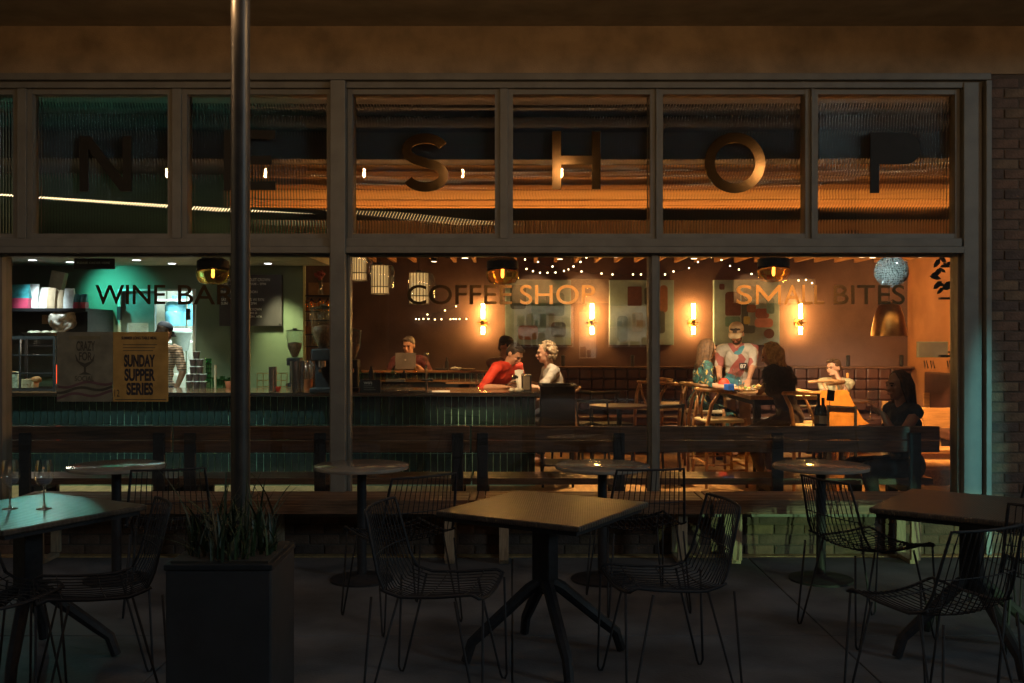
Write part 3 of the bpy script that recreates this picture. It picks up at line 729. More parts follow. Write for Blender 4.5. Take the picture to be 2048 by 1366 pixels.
# ---------------------------------------------------------------- canvases
PAL = {'m': (.075, .028, .028), 'y': (.26, .24, .06), 'p': (.28, .11, .10), 'b': (.06, .13, .17), 'd': (.035, .055, .07), 't': (.07, .17, .19), 'o': (.16, .07, .04), 'l': (.16, .20, .21), 'r': (.14, .04, .035)}
def rrect(x0, x1, z0, z1, r=.03, n=5):
    P = []
    for cx, cz, a0 in ((x1-r, z1-r, 0), (x0+r, z1-r, 90), (x0+r, z0+r, 180), (x1-r, z0+r, 270)):
        for k in range(n+1): a = R(a0+90*k/n); P.append((cx+r*math.cos(a), cz+r*math.sin(a)))
    return P
def canvas(px0, px1, shapes, lab):
    D = 13.90; X0, X1, Z0, Z1 = fx(px0, D), fx(px1, D), fz(690, D), fz(560, D)
    t = thing('canvas_painting', lab, 'painting', ((X0+X1)/2, D, Z0), 'abstract canvases on the back wall')
    b = B(); b.bx(X0, X1, D, 13.985, Z0, Z1); b.build('canvas', mat('canvas_ground', (.19, .29, .36), .8, var=.1, scale=8, bump=.15, bscale=150), t, bevel=.004)
    w = X1-X0; h = Z1-Z0
    for k, (a, c, d, e, m, r) in enumerate(shapes):
        b = B(); y = D-.0012-.0006*k
        b.prism(rrect(X0+a*w, X0+c*w, Z0+d*h, Z0+e*h, r), y, D-.0001); b.build('colour_patch', mat('paint_'+m, PAL[m], .7, var=.15, scale=14), t)
canvas(1010, 1142, [(.08, .32, .55, .92, 'd', .05), (.4, .62, .2, .7, 't', .03), (.62, .9, .45, .8, 'b', .04), (.2, .5, .08, .3, 'o', .05), (.7, .92, .12, .35, 'd', .05)], 'grey blue abstract canvas at left, behind the curly haired woman')
canvas(1219, 1348, [(.28, .5, .6, .9, 'm', .02), (.12, .28, .05, .45, 'b', .05), (.54, .66, .62, .88, 'd', .03), (.58, .8, .22, .6, 't', .06), (.78, .9, .5, .92, 'o', .05), (.69, .77, .33, .5, 'y', .02), (.74, .86, .18, .52, 'd', .04), (.35, .52, .2, .5, 'l', .03)], 'abstract canvas in the centre crossed by the window mullion')
canvas(1428, 1559, [(.17, .4, .62, .82, 'm', .05), (.17, .41, .45, .68, 'm', .03), (.17, .4, .28, .44, 't', .03), (.42, .52, .25, .8, 'd', .03), (.45, .55, .32, .44, 'y', .02), (.5, .64, .5, .62, 'o', .03), (.63, .84, .41, .56, 'r', .04), (.62, .9, .27, .41, 'p', .05), (.4, .62, .18, .30, 'd', .03), (.76, .92, .1, .25, 'm', .07), (.8, .92, .48, .72, 'b', .03), (.08, .16, .85, .94, 'm', .02), (.45, .75, .7, .9, 'l', .05)], 'abstract canvas with red and yellow shapes behind the standing man')

# ---------------------------------------------------------------- wall sconces
SG = emis('sconce_tube_glow', (1.0, 0.46, 0.11), 270)
def sconce(px, lab):
    D = 13.86; x = fx(px, D)
    t = thing('wall_sconce', lab, 'wall lamp', (x, 14, fz(646, D)), 'brass double tube wall sconces')
    b = B(); b.cyl((x, 13.995, fz(646, D)), (x, 13.97, fz(646, D)), .055, n=20).cyl((x, 13.97, fz(646, D)), (x, D, fz(646, D)), .012, n=10); b.build('backplate', BRASS, t, smooth=True)
    b = B(); b.cyl((x, D, fz(650, D)), (x, D, fz(641, D)), .03, n=16).cyl((x-.085, D, fz(646, D)), (x+.085, D, fz(646, D)), .008, n=8); b.build('holder', BRASS, t, smooth=True)
    for z0, z1 in ((fz(637, D), fz(608, D)), (fz(668, D), fz(654, D))):
        b = B(); b.cyl((x, D, z0), (x, D, z1), .024, n=14); b.build('glow_tube', SG, t, smooth=True)
        b = B(); b.lathe([(.036, z0-.01), (.036, z1+.012)], (x, D, 0), 18, cap=False); b.build('glass_sleeve', CLEAR, t, smooth='all')
for px, l in ((966, 'wall sconce left of the leftmost canvas'), (1184, 'wall sconce between the left and centre canvases'), (1387, 'wall sconce between the centre and right canvases'), (1601, 'wall sconce right of the rightmost canvas')): sconce(px, l)

# ---------------------------------------------------------------- pendant lamps near the window
def amber_pendant(px, py, D, lab):
    x, z = fx(px, D), fz(py, D); k = 64*D/F/2
    t = thing('amber_pendant', lab, 'pendant lamp', (x, D, z), 'black pendants with amber glass bowls')
    b = B(); b.lathe([(k*1.0, -.0), (k*.98, .06), (k*.7, .085), (k*.25, .105), (k*.14, .15), (.02, .19)], (x, D, z+.004), 28); b.build('cap', BLACKM, t, smooth=True)
    b = B(); b.cyl((x, D, z+.18), (x, D, 3.06 if D > 9 else 3.7), .004, n=6); b.build('cord', BLACKM, t)
    b = B(); pr_ = [(k*.98, .0), (k*1.03, -.04), (k*1.0, -.075), (k*.82, -.115), (k*.4, -.128), (.002, -.13)]; b.lathe(pr_ + [(max(.001, q-.007), zz+.007) for q, zz in pr_[::-1]] + [(k*.98, .0)], (x, D, z), 32, cap=False); b.build('glass_bowl', solidglass('amber_crystal', (1.0, .86, .56), 1.5), t, smooth='all')
    b = B(); b.lathe([(.003, -.08), (.010, -.075), (.014, -.05), (.011, -.02), (.008, .0)], (x, D, z), 14); b.build('bulb', emis('amber_bulb_glow', (1.0, .42, .09), 16), t, smooth='all')
amber_pendant(426, 538, 8.4, 'amber glass pendant lamp beside the steel pole')
amber_pendant(1005, 538, 8.4, 'amber glass pendant lamp above the COFFEE lettering')
amber_pendant(1547, 534, 8.4, 'amber glass pendant lamp above the SMALL lettering')
PLEAT = mat('pleated_shade', (.34, .23, .10), .8, var=.1, scale=6, emit=(1.0, .60, .22), estr=.62)
def pleat_pendant(px, y0, y1, w, D, lab):
    x = fx(px, D); z0, z1 = fz(y1, D), fz(y0, D); r = w*D/F/2
    t = thing('pleated_pendant', lab, 'pendant lamp', (x, D, z0), 'white pleated drum pendants in glass bells')
    b = B(); n = 38
    zs = z0+(z1-z0)*.26
    for (a, c, k) in ((z0, zs-.004, 1.0), (zs, z1, .985)):
        V = [[b.bm.verts.new((x+math.cos(u)*r*k*(1 if i % 2 else .83), D+math.sin(u)*r*k*(1 if i % 2 else .83), z)) for z in (a, c)] for i, u in enumerate([q*2*math.pi/n for q in range(n)])]
        for i in range(n): p, q = V[i], V[(i+1) % n]; b.bm.faces.new((p[0], q[0], q[1], p[1]))
        b.bm.faces.new([v[0] for v in V][::-1]); b.bm.faces.new([v[1] for v in V])
    b.build('shade', PLEAT, t)
    b = B()
    for q in range(18): u = q*2*math.pi/18; b.cyl((x+math.cos(u)*r*.99, D+math.sin(u)*r*.99, z0), (x+math.cos(u)*r*.99, D+math.sin(u)*r*.99, z1), .0045, n=5)
    for zz in (z0, zs-.002, z1): b.tube([(x+math.cos(u)*r*.995, D+math.sin(u)*r*.995, zz) for u in [q*2*math.pi/28 for q in range(28)]], .005, 5, closed=True)
    o = b.build('shade_wires', mat('shade_wire', (.16, .09, .04), .6), t); o['kind'] = 'stuff'
    xo = x+r*.75
    b = B(); b.lathe([(r*1.28, (z1-z0)*.22), (r*1.42, (z1-z0)*.5), (r*1.38, (z1-z0)*.8), (r*1.1, (z1-z0)*1.0), (r*.6, (z1-z0)*1.05)], (x+r*.25, D+.02, z0), 28, cap=False); b.build('glass_bell', MATS['goblet_glass'], t, smooth='all')
    b = B(); b.cyl((x, D, z1), (x, D, 2.86), .004, n=6).cyl((x, D, z1-.005), (x, D, z1+.03), .03, n=12); b.build('cord', BLACKM, t)
pleat_pendant(718, 502, 561, 31, 9.6, 'pleated drum pendant partly hidden by the thick window post')
pleat_pendant(760, 531, 588, 36, 10.4, 'pleated drum pendant in the middle of the three')
pleat_pendant(838, 546, 608, 40, 10.4, 'pleated drum pendant behind the letter C of COFFEE')
# gold cone pendant
D = 10.2; x = fx(1778, D); t = thing('cone_pendant', 'large brass cone pendant below the mirror ball', 'pendant lamp', (x, D, fz(672, D)))
r = 35*D/F
b = B(); b.lathe([(r, fz(672, D)), (r*.93, fz(655, D)), (r*.8, fz(632, D)), (r*.6, fz(612, D)), (r*.32, fz(604, D)), (.012, fz(602.5, D)), (.012, fz(604, D)-.004), (r*.58, fz(613, D)-.004), (r*.91, fz(655, D)), (r*.985, fz(672, D))], (x, D, 0), 40, cap=False); b.build('shade', BRASS, t, smooth='all')
b = B(); b.cyl((x, D, fz(603, D)), (x, D, 2.86), .004, n=6); b.build('cord', BLACKM, t)
b = B(); b.ball((x, D, fz(650, D)), .04, 2); b.build('bulb', emis('cone_bulb_glow', (1, .55, .2), 160), t, smooth='all')
# mirror ball
D = 8.7; x, z, r = fx(1783, D), fz(543, D), 32*D/F
t = thing('mirror_ball', 'hanging mirror ball at the top right of the window', 'disco ball', (x, D, z))
b = B(); nl = 22
for i in range(nl):
    a0, a1 = math.pi*i/nl+.012, math.pi*(i+1)/nl-.012; n = max(4, int(44*math.sin((a0+a1)/2)))
    for k in range(n):
        p0, p1 = 2*math.pi*k/n+.012, 2*math.pi*(k+1)/n-.012
        jx = Vector((random.uniform(-1, 1), random.uniform(-1, 1), random.uniform(-1, 1)))*.006
        b.quad(*[Vector((x, D, z))+Vector((math.sin(a)*math.cos(p), math.sin(a)*math.sin(p), math.cos(a)))*r+jx*(1 if q % 2 else -1) for q, (a, p) in enumerate(((a0, p0), (a1, p0), (a1, p1), (a0, p1)))])
o = b.build('mirror_facets', mat('mirror', (.72, .75, .75), .16, .72, var=.02), t); o['kind'] = 'stuff'
b = B(); b.ball((x, D, z), r*.985, 3); b.build('core', BLACKM, t, smooth='all')
b = B(); b.cyl((x, D, z+r*.98), (x, D, z+r+.02), .025, n=12).cyl((x, D, z+r), (x, D, 3.7), .003, n=6); b.build('hanger', STEEL, t)
# ceiling spotlights and downlights
def track_spot(px, py, D, aim, power, col, lab, cone=50):
    p = Wp(px, py, D); t = thing('ceiling_spotlight', lab, 'spotlight', p, 'black ceiling spotlights')
    b = B(); b.cyl(p, p+Vector((0, 0, .11)), .035, n=14).cyl(p+Vector((0, 0, .11)), (p.x, p.y, 2.86), .01, n=8); b.build('housing', BLACKM, t, smooth=True)
    b = B(); b.cyl(p+Vector((0, 0, -.004)), p+Vector((0, 0, -.001)), .03, n=14); b.build('lens', emis('spot_lens_glow', (1, .75, .45), 6), t)
    lamp('spotlight_lamp', 'SPOT', p+Vector((0, 0, -.03)), power, col, aim, .03, cone, .8)
track_spot(868, 523, 12.0, (fx(820, 12.6), 13.0, 1.2), 90, WARM, 'black ceiling spotlight above the man with the laptop')
track_spot(1120, 518, 11.2, (fx(1070, 11.6), 11.8, 1.1), 170, (1, .72, .42), 'black ceiling spotlight above the curly haired woman')
track_spot(1388, 517, 10.3, (2.85, 11.9, 1.0), 520, (1, .72, .42), 'black ceiling spotlight above the shared high table')
track_spot(1682, 514, 11.0, (fx(1660, 12.9), 12.9, 1.0), 380, (1, .72, .42), 'black ceiling spotlight above the man resting his chin')
track_spot(1842, 514, 10.4, (5.56, 12.6, 1.9), 460, (1, .46, .13), 'added black ceiling spotlight washing the terracotta side wall', 75)  # extra spot put in to brighten the side wall
track_spot(1745, 515, 10.6, (4.9, 11.4, .5), 620, (1, .55, .22), 'black ceiling spotlight aimed at the plywood bench', 60)
track_spot(1725, 514, 8.95, (3.15, 9.6, .8), 400, (1, .50, .15), 'added black ceiling spotlight brightening the tan sling chair', 34)  # extra spot put in so the leather back shows bright
track_spot(1232, 514, 10.6, (1.35, 10.0, 0), 420, (1, .60, .26), 'added black ceiling spotlight brightening the floor by the mullion', 62)  # extra spot put in for the bright floor patches
track_spot(1690, 490, 7.62, (fx(1783, 8.7), 8.7, fz(543, 8.7)+.02), 130, (.72, 1, .97), 'added unseen ceiling spotlight brightening the mirror ball', 24)  # unseen pinspot added to make the facets sparkle
track_spot(930, 516, 9.6, (fx(960, 10.8), 10.9, .95), 210, (1, .66, .34), 'black ceiling spotlight above the red shirted server', 60)
def downlight(px, py, lab, power, col, aim=None, cone=90):
    z = 2.406; D = min((z-1.55)*F/(672-py), 11.75); x = fx(px, D)
    t = thing('downlight', lab, 'ceiling light', (x, D, z), 'recessed ceiling downlights over the bar')
    b = B(); b.lathe([(.06, 0), (.05, -.006), (.045, .0)], (x, D, z+.002), 20, cap=False); b.build('trim_ring', WHITE, t, smooth='all')
    b = B(); b.cyl((x, D, z), (x, D, z-.004), .043, n=18); b.build('diffuser', emis('downlight_glow', (.9, .95, 1.0), 9), t)
    lamp('downlight_lamp', 'SPOT', (x, D, z-.03), power, col, aim or (x, D+.1, 0), .06, cone, 1.0)
downlight(65, 520, 'ceiling downlight over the coffee bag shelf', 55, COOL, (fx(65, 11.3), 11.75, 1.3), 75)
downlight(273, 520, 'ceiling downlight left of the bartender', 110, (.9, .97, .66), (fx(225, 11.9), 12.2, 1.15), 48)
downlight(344, 532, 'ceiling downlight above the kitchen doorway', 70, (1, .95, .72), (fx(350, 11.9), 11.9, .8), 60)
downlight(536, 532, 'ceiling downlight above the menu board', 150, (1.0, .95, .50), (fx(578, 12.1), 12.25, 1.15), 56)
downlight(140, 524, 'teal tinted ceiling downlight left of the hanging order sign', 85, (.10, .95, .78), (fx(215, 11.9), 12.25, 2.0), 72)
lamp('teal_spot_lamp', 'SPOT', (-4.9, 10.2, 2.38), 65, (.25, 1, .86), (-2.0, 2.3, 0), .05, 26, .8)
for xx in (-5.3, -3.9, -2.7):  # unseen downlights added to brighten the counter and its tiles
    t = thing('downlight', {-5.3: 'added unseen downlight brightening the left end of the bar front', -3.9: 'added unseen downlight brightening the middle of the bar front', -2.7: 'added unseen downlight brightening the bar front by the thick window post'}[xx], 'ceiling light', (xx, 9.75, 2.406), 'recessed ceiling downlights over the bar')
    b = B(); b.cyl((xx, 9.75, 2.406), (xx, 9.75, 2.402), .043, n=18); b.build('diffuser', MATS['downlight_glow'], t)
    lamp('downlight_lamp', 'SPOT', (xx, 9.75, 2.37), 85, (.72, 1, .92), (xx, 10.6, 0), .04, 100, .8)
# kitchen and other room light
lamp('kitchen_light', 'AREA', (-4.2, 13.6, 2.85), 230, (.80, 1.0, .98), (-4.2, 13.6, 0), .9)
# string of small lights
def fairy(name, pts, D0, lab, r=.010):
    P = [Wp(px, py, D0) for px, py in pts]; c = sum(P, Vector())/len(P)
    t = thing(name, lab, 'string lights', c, 'strings of tiny warm lights')
    Q = []
    for a, d in zip(P, P[1:]):
        for k in range(4): u = k/4; Q.append(a.lerp(d, u)+Vector((0, .015, .02-.03*math.sin(math.pi*u))))
    Q.append(P[-1]); b = B(); b.tube(Q, .003, 4); b.build('wire', BLACKM, t)
    for p in P:
        b = B(); b.ball(p, r, 1); b.build('bulb', emis('fairy_bulb_glow', (1.0, .74, .40), 14), t, smooth='all')
fairy('string_lights', [(690+52*k, 352+9*math.sin(k*1.9)+16*math.sin(k*.5)) for k in range(24)], 8.45, 'string of tiny lights high up behind the fluted glass', .006)
fairy('string_lights', [(1050, 519), (1076, 524), (1105, 533), (1128, 542), (1147, 533), (1161, 524), (1173, 515)], 12.2, 'short loop of tiny lights beside the amber pendant over COFFEE')
fairy('string_lights', [(1053, 538), (1066, 542.5), (1080, 545.5), (1095, 545.5), (1111, 545), (1137, 539), (1163, 543), (1203, 547), (1225, 549), (1266, 549), (1282, 549), (1330, 549), (1347, 543), (1378, 536), (1396, 524), (1423, 514)], 13.2, 'long swag of tiny lights above the left and centre canvases')
fairy('string_lights', [(1443, 520), (1460, 532), (1478, 539), (1503, 548), (1530, 552), (1597, 561), (1612, 560), (1624, 566)], 13.2, 'swag of tiny lights above the right canvas')
fairy('string_lights', [(832, 638), (838, 638.5), (847, 638), (857, 638), (870, 639), (883, 638.5), (901, 638.5), (907, 638), (912, 638.5), (919, 638), (933, 638)], 13.93, 'straight row of glowing dots standing in for reflections behind the laptop man', .009)  # emissive dots in place of reflections in the window
fairy('string_lights', [(855, 629), (890, 621), (912, 613)], 13.93, 'three glowing dots standing in for reflections, slanting up left of a sconce', .009)  # reflected glints built as emissive dots
# ================================================================ BAR ITEMS
# menu board
t = thing('menu_board', 'dark menu board with white lettering on the green wall', 'menu board', (fx(498, 12.1), 12.15, fz(600, 12.1)))
b = B(); b.bx(fx(436, 12.1), fx(562, 12.1), 12.15, 12.195, fz(652, 12.1), fz(549, 12.1)); b.build('board', mat('menu_black', (.045, .04, .042), .5, var=.1), t, bevel=.004)
CH = mat('menu_white', (.62, .60, .56), .7)
for txt, a, c, y0, y1 in (('WELCOME TO VIOLET CROWN', 447, 538, 562, 556), ('TUE. - FRI. OPEN 7AM - 9PM', 440, 530, 570, 565), ('THUR:  LIVE AT NOON', 438, 513, 586, 581), ('SAT   SUPPER NIGHTS W/ RYN', 440, 526, 602, 596), ('SUN   BRUNCH TO 2PM', 440, 511, 609, 604), ('VIOLET CROWN', 478, 521, 621, 616), ('WINE BAR 23', 482, 512, 628, 623.5), ('@NOON_ATX', 482, 522, 636, 631)):
    textmesh(txt, fx(a, 12.1), fx(c, 12.1), fz(y0, 12.1), fz(y1, 12.1), 12.149, CH, t, 'lettering', bold=.015)
for px in (440, 558):
    b = B(); b.cyl((fx(px, 12.1), 12.149, fz(648, 12.1)), (fx(px, 12.1), 12.14, fz(648, 12.1)), .008, n=8); b.build('screw', STEEL, t)
# hanging order sign
t = thing('hanging_sign', 'small black hanging sign reading PLEASE ORDER HERE', 'sign', (fx(188, 10.8), 10.8, fz(525, 10.8)))
b = B(); b.bx(fx(148, 10.8), fx(229, 10.8), 10.8, 10.82, fz(538, 10.8), fz(513, 10.8)-.02); b.build('panel', BLACKM, t, bevel=.002)
textmesh('PLEASE ORDER HERE', fx(154, 10.8), fx(220, 10.8), fz(528, 10.8), fz(523.5, 10.8), 10.799, mat('sign_grey', (.30, .33, .31), .7), t, 'lettering', bold=.02)
b = B()
for px in (158, 219): b.cyl((fx(px, 10.8), 10.81, fz(516, 10.8)), (fx(px, 10.8), 10.81, 2.409), .003, n=6)
b.build('wires', STEEL, t)
# kitchen door and kitchen stock
t = thing('swing_door', 'grey swing door with a small square window beside the bartender', 'door', (fx(276, 12.25), 12.27, 0)); t['kind'] = 'thing'
X0, X1 = fx(244, 12.25), fx(309, 12.25); wx0, wx1, wz0, wz1 = fx(254, 12.25), fx(297, 12.25), 1.35, fz(646, 12.25)
b = B(); b.bx(X0, wx0, 12.25, 12.29, .01, zt-.01).bx(wx1, X1, 12.25, 12.29, .01, zt-.01).bx(wx0, wx1, 12.25, 12.29, .01, wz0).bx(wx0, wx1, 12.25, 12.29, wz1, zt-.01)
b.build('leaf', mat('door_grey', (.10, .12, .10), .5), t)
b = B(); b.bx(wx0, wx1, 12.265, 12.271, wz0, wz1); b.build('pane', PANE, t)
b = B(); b.bx(X0-.02, X0+.01, 12.17, 12.198, 0, zt).bx(fx(390, 12.2)-.02, fx(390, 12.2)+.012, 12.17, 12.198, 0, zt).bx(X0+.01, fx(390, 12.2)-.02, 12.17, 12.198, zt-.025, zt); b.build('frame', mat('door_frame_pale', (.42, .44, .36), .5), t)
for a, y0, y1 in ((237, 613, 640), (375, 617, 640)):
    b = B(); b.bx(fx(a-4, 12.1), fx(a+3, 12.1), 12.11, 12.165, fz(y1, 12.1), fz(y0, 12.1)); b.build('closer_plate', BLACKM, t, bevel=.003)
t = thing('kitchen_rack', 'white wire rack in the bright kitchen behind the bartender', 'shelf', (fx(345, 14.5), 14.5, 0))
for z in (.5, 1.0, 1.48, fz(598, 14.2), 2.35):
    b = B(); b.bx(fx(318, 14.5), fx(383, 14.5), 14.3, 14.8, z-.025, z); b.build('shelf', WHITE, t)
for px in (320, 382):
    for y in (14.31, 14.79):
        b = B(); b.cyl((fx(px, 14.5), y, 0), (fx(px, 14.5), y, 2.4), .015, n=8); b.build('post', STEEL, t)
BLUEJ = thinglass('blue_plastic', (.25, .68, .95), 1.7)
BLUEM = mat('blue_jug_cap', (.10, .42, .75), .4)
def jug(px, ybase, D, lab):
    x = fx(px, D); z = fz(ybase, D)
    t = thing('water_jug', lab, 'water jug', (x, D, z), 'blue water jugs in the kitchen')
    b = B(); b.lathe([(.125, .0), (.135, .02), (.13, .09), (.135, .1), (.135, .2), (.13, .21), (.135, .22), (.135, .30), (.08, .36), (.03, .38), (.03, .42)], (x, D, z), 20); b.build('body', mat('blue_jug_plastic', (.16, .50, .80), .12, var=.3, scale=9, trans=.35, emit=None), t, smooth=True)
    b = B(); b.lathe([(.034, .41), (.034, .44)], (x, D, z), 14); b.build('cap', BLUEM, t, smooth=True)
jug(349, 652, 14.5, 'blue water jug on the left of the kitchen rack'); jug(369, 652, 14.62, 'blue water jug on the right of the kitchen rack'); 
D = 14.0; t = thing('waste_bin', 'grey plastic bin in the kitchen under the water jugs', 'bin', (fx(362, D), D, fz(696, D)))
b = B(); b.lathe([(.10, fz(702, D)), (.14, fz(670, D)), (.15, fz(666, D))], (fx(362, D), D, 0), 16); b.build('tub', mat('bin_grey', (.16, .19, .18), .5), t, smooth=True)
b = B(); b.lathe([(.152, fz(666, D)), (.155, fz(662, D)), (.10, fz(657, D))], (fx(362, D), D, 0), 16); b.build('lid', mat('bin_lid', (.30, .35, .33), .4), t, smooth=True)
# coffee bag shelf
t = thing('wall_shelf', 'dark wall shelf carrying a row of coffee bags', 'shelf', (fx(80, 11.6), 11.7, fz(617, 11.6)))
zs = fz(617, 11.5)
b = B(); b.bx(-7.1, fx(178, 11.5), 11.4, 12.19, zs-.035, zs); b.build('board', BLACKM, t)
b = B(); b.bx(fx(176, 11.5), fx(179, 11.5), 11.45, 12.19, .97, zs-.036); b.build('side_panel', BLACKM, t)
b = B(); b.bx(-7.1, fx(170, 11.5), 12.10, 12.19, 1.05, zs-.04); b.build('back_panel', mat('shelf_back', (.03, .035, .03), .7), t)
b = B(); b.bx(-7.1, fx(170, 11.6), 11.6, 12.08, 1.42, 1.45); b.build('board', BLACKM, t)
TEALP = mat('teal_foil', (.03, .20, .22), .25, var=.5, scale=9); PINKP = mat('pink_foil', (.42, .05, .10), .35, var=.3, scale=8); WHP = mat('white_foil', (.66, .68, .66), .35, var=.15, scale=10)
def bag(px0, px1, ytop, D, top, bot, lab, lean=0.0):
    x0, x1, z0, z1 = fx(px0, D), fx(px1, D), zs+.002, fz(ytop, D); w = x1-x0; h = z1-z0; cx = (x0+x1)/2
    t = thing('coffee_bag', lab, 'coffee bag', (cx, D, z0), 'bags on the coffee shelf')
    def sect(u0, u1, m, name):
        b = B(); L = []
        for u in (u0, (u0+u1)/2, u1):
            hw_ = w/2*(1-.04*math.sin(u*9)); dp = .055*(1-u**2.2)+.006
            L.append([b.bm.verts.new((cx+s*hw_+lean*u, D+d*dp, z0+h*u)) for s, d in ((-1, -.8), (-.5, -1.1), (0, -1.2), (.5, -1.1), (1, -.8), (1, .8), (0, 1), (-1, .8))])
        for a, c in zip(L, L[1:]):
            for k in range(8): b.bm.faces.new((a[k], a[(k+1) % 8], c[(k+1) % 8], c[k]))
        b.bm.faces.new(L[0][::-1]); b.bm.faces.new(L[-1]); b.build(name, m, t, smooth=True)
    if bot: sect(0, .42, bot, 'lower_panel'); sect(.421, 1, top, 'upper_panel')
    else: sect(0, .9, top, 'pouch'); sect(.902, 1, top, 'rolled_top')
    return t
bag(6, 28, 570, 11.62, TEALP, PINKP, 'teal and pink coffee bag at the photo edge')
bag(26, 60, 569, 11.5, TEALP, PINKP, 'wide teal and pink coffee bag, second on the shelf')
bag(60, 79, 568, 11.6, WHP, None, 'white foil coffee bag beside the wide teal bag')
bag(80, 97, 575, 11.6, PAPER, None, 'plain cream coffee bag between white and kraft bags', .02)
bag(97, 113, 576, 11.55, KRAFT, None, 'kraft paper coffee bag left of the tilted box')
bag(115, 129, 580, 11.6, KRAFT, None, 'kraft paper coffee bag right of the tilted box')
bag(130, 149, 577, 11.55, WHP, None, 'white coffee bag with a drooping folded top')
bag(150, 161, 588, 11.5, TEALP, PINKP, 'narrow teal and pink coffee bag, second from the shelf end')
bag(163, 174, 588, 11.5, TEALP, PINKP, 'narrow teal and pink coffee bag at the shelf end')
b = B(); b.box((fx(113, 11.85), 11.85, zs+.24), (.16, .10, .42), rot=Matrix.Rotation(R(12), 3, 'Y')); tag(b.build('cardboard_box', KRAFT, bevel=.004), 'tall kraft cardboard box tilted on the coffee shelf', 'box')
# wrapped bag of cups hanging under the shelf
t = thing('bag_of_cups', 'crumpled clear plastic bag of cups below the coffee shelf', 'plastic bag', (fx(127, 11.5), 11.5, fz(640, 11.5)))
b = B(); b.ball((fx(127, 11.5), 11.5, fz(643, 11.5)), (.15, .11, .12), 4)
for v in b.bm.verts: 
    n = noise.noise_vector(v.co*9); v.co += n*.045; v.co += noise.noise_vector(v.co*30)*.012
b.build('plastic_wrap', mat('crumpled_plastic', (.52, .48, .40), .18, var=.35, scale=20, spec=.8), t, smooth=False)
b = B(); b.bx(fx(88, 11.6), fx(104, 11.6), 11.55, 11.62, fz(648, 11.6), fz(630, 11.6)); b.build('carton', KRAFT, t)
# glazed display cabinet
t = thing('display_cabinet', 'black framed glass display case with pastries at the left of the bar', 'display case', (fx(58, 10.5), 10.6, .966))
D0, D1 = 10.4, 10.9; X0, X1, Z0, Z1 = fx(6, D0), fx(109, D0), .967, fz(674, D0)
fb = .022
b = B()
for X in (X0, X1):
    for Y in (D0, D1): b.bx(X-fb/2-.002, X+fb/2+.002, Y-fb/2, Y+fb/2, Z0, Z1)
for Z in (Z0+.02, Z1-.012):
    for Y in (D0, D1): b.bx(X0, X1, Y-.010, Y+.010, Z-.014, Z+.012)
    for X in (X0, X1): b.bx(X-.010, X+.010, D0, D1, Z-.012, Z+.01)
b.build('frame', BLACKM, t)
for k, X in enumerate((X0+(X1-X0)*.33,)):
    b = B(); b.bx(X-.008, X+.008, D0-.006, D0+.006, Z0, Z1); b.build('glazing_bar', BLACKM, t)
for Z in (Z0+(Z1-Z0)*.34, Z0+(Z1-Z0)*.67):
    b = B(); b.bx(X0, X1, D0-.008, D0+.005, Z-.006, Z+.006); b.build('glazing_bar', BLACKM, t)
    b = B(); b.bx(X0+.02, X1-.02, D0+.02, D1-.02, Z-.005, Z); b.build('glass_shelf', CLEAR, t)
b = B(); b.bx(X0+.01, X1-.01, D0-.002, D0+.002, Z0+.02, Z1-.02); b.build('pane', CLEAR, t)
b = B(); b.bx(X0, X1, D0, D1, Z1, Z1+.01); b.build('top', BLACKM, t)
BREAD = mat('bread_crust', (.42, .22, .08), .7, var=.4, scale=12, bump=.3)
for k, (px, yb, r, m, n) in enumerate(((22, 776, (.075, .06, .06), BREAD, 'bread_loaf'), (24, 752, (.07, .05, .05), BREAD, 'bread_loaf'), (72, 760, (.06, .05, .035), BREAD, 'bread_loaf'))):
    p = Wp(px, yb, 10.6); p.z = max(p.z, 1.0 + r[2]*.8)
    b = B(); b.ball(p, r, 3)
    for v in b.bm.verts: v.co += noise.noise_vector(v.co*14)*.012
    tag(b.build(n, m, smooth='all'), ['round bread loaf low in the left of the display case', 'bread loaf stacked upper left in the display case', 'bread roll above the cream box in the display case'][k], 'bread')
b = B(); b.prism([(fx(47, 10.6), 1.0), (fx(70, 10.6), 1.0), (fx(72, 10.6), 1.09), (fx(45, 10.6), 1.09)], 10.55, 10.68); tag(b.build('pastry_box', mat('cream_card', (.60, .48, .30), .7)), 'cream card box in the display case bottom', 'box')
b = B(); b.prism([(fx(30, 10.6), 1.0), (fx(43, 10.6), 1.0), (fx(41, 10.6), 1.17), (fx(29, 10.6), 1.17)], 10.52, 10.6); tag(b.build('paper_sack', mat('speckled_paper', (.42, .46, .34), .7, var=.4, scale=30)), 'speckled pale paper sack inside the display case', 'bag')
t = thing('tray_of_pastry', 'shallow wicker tray on top of the display case', 'tray', (fx(80, 10.6), 10.6, Z1+.01))
b = B(); b.lathe([(.17, 0), (.21, .035), (.2, .035), (.165, .01)], (fx(82, 10.6), 10.65, Z1+.011), 24); b.build('tray', KRAFT, t, smooth=True)
for k in range(7):
    a = k*.9; b = B(); b.ball((fx(82, 10.6)+.11*math.cos(a), 10.65+.1*math.sin(a), Z1+.045), (.05, .04, .025), 2); b.build('pastry', CREAM, t, smooth='all')
# red lit sign sliver by the case
b = B(); b.bx(fx(106, 10.7), fx(113, 10.7), 10.75, 10.78, fz(768, 10.7), fz(730, 10.7)); tag(b.build('neon_bar', emis('red_neon', (1, .09, .03), 1.6)), 'small upright red neon bar beside the display case', 'neon light')
lamp('display_case_fill', 'POINT', (fx(70, 10.6), 10.62, Z1-.06), 9, (1, .8, .6), None, .04)  # fill light added to brighten the contents of the case
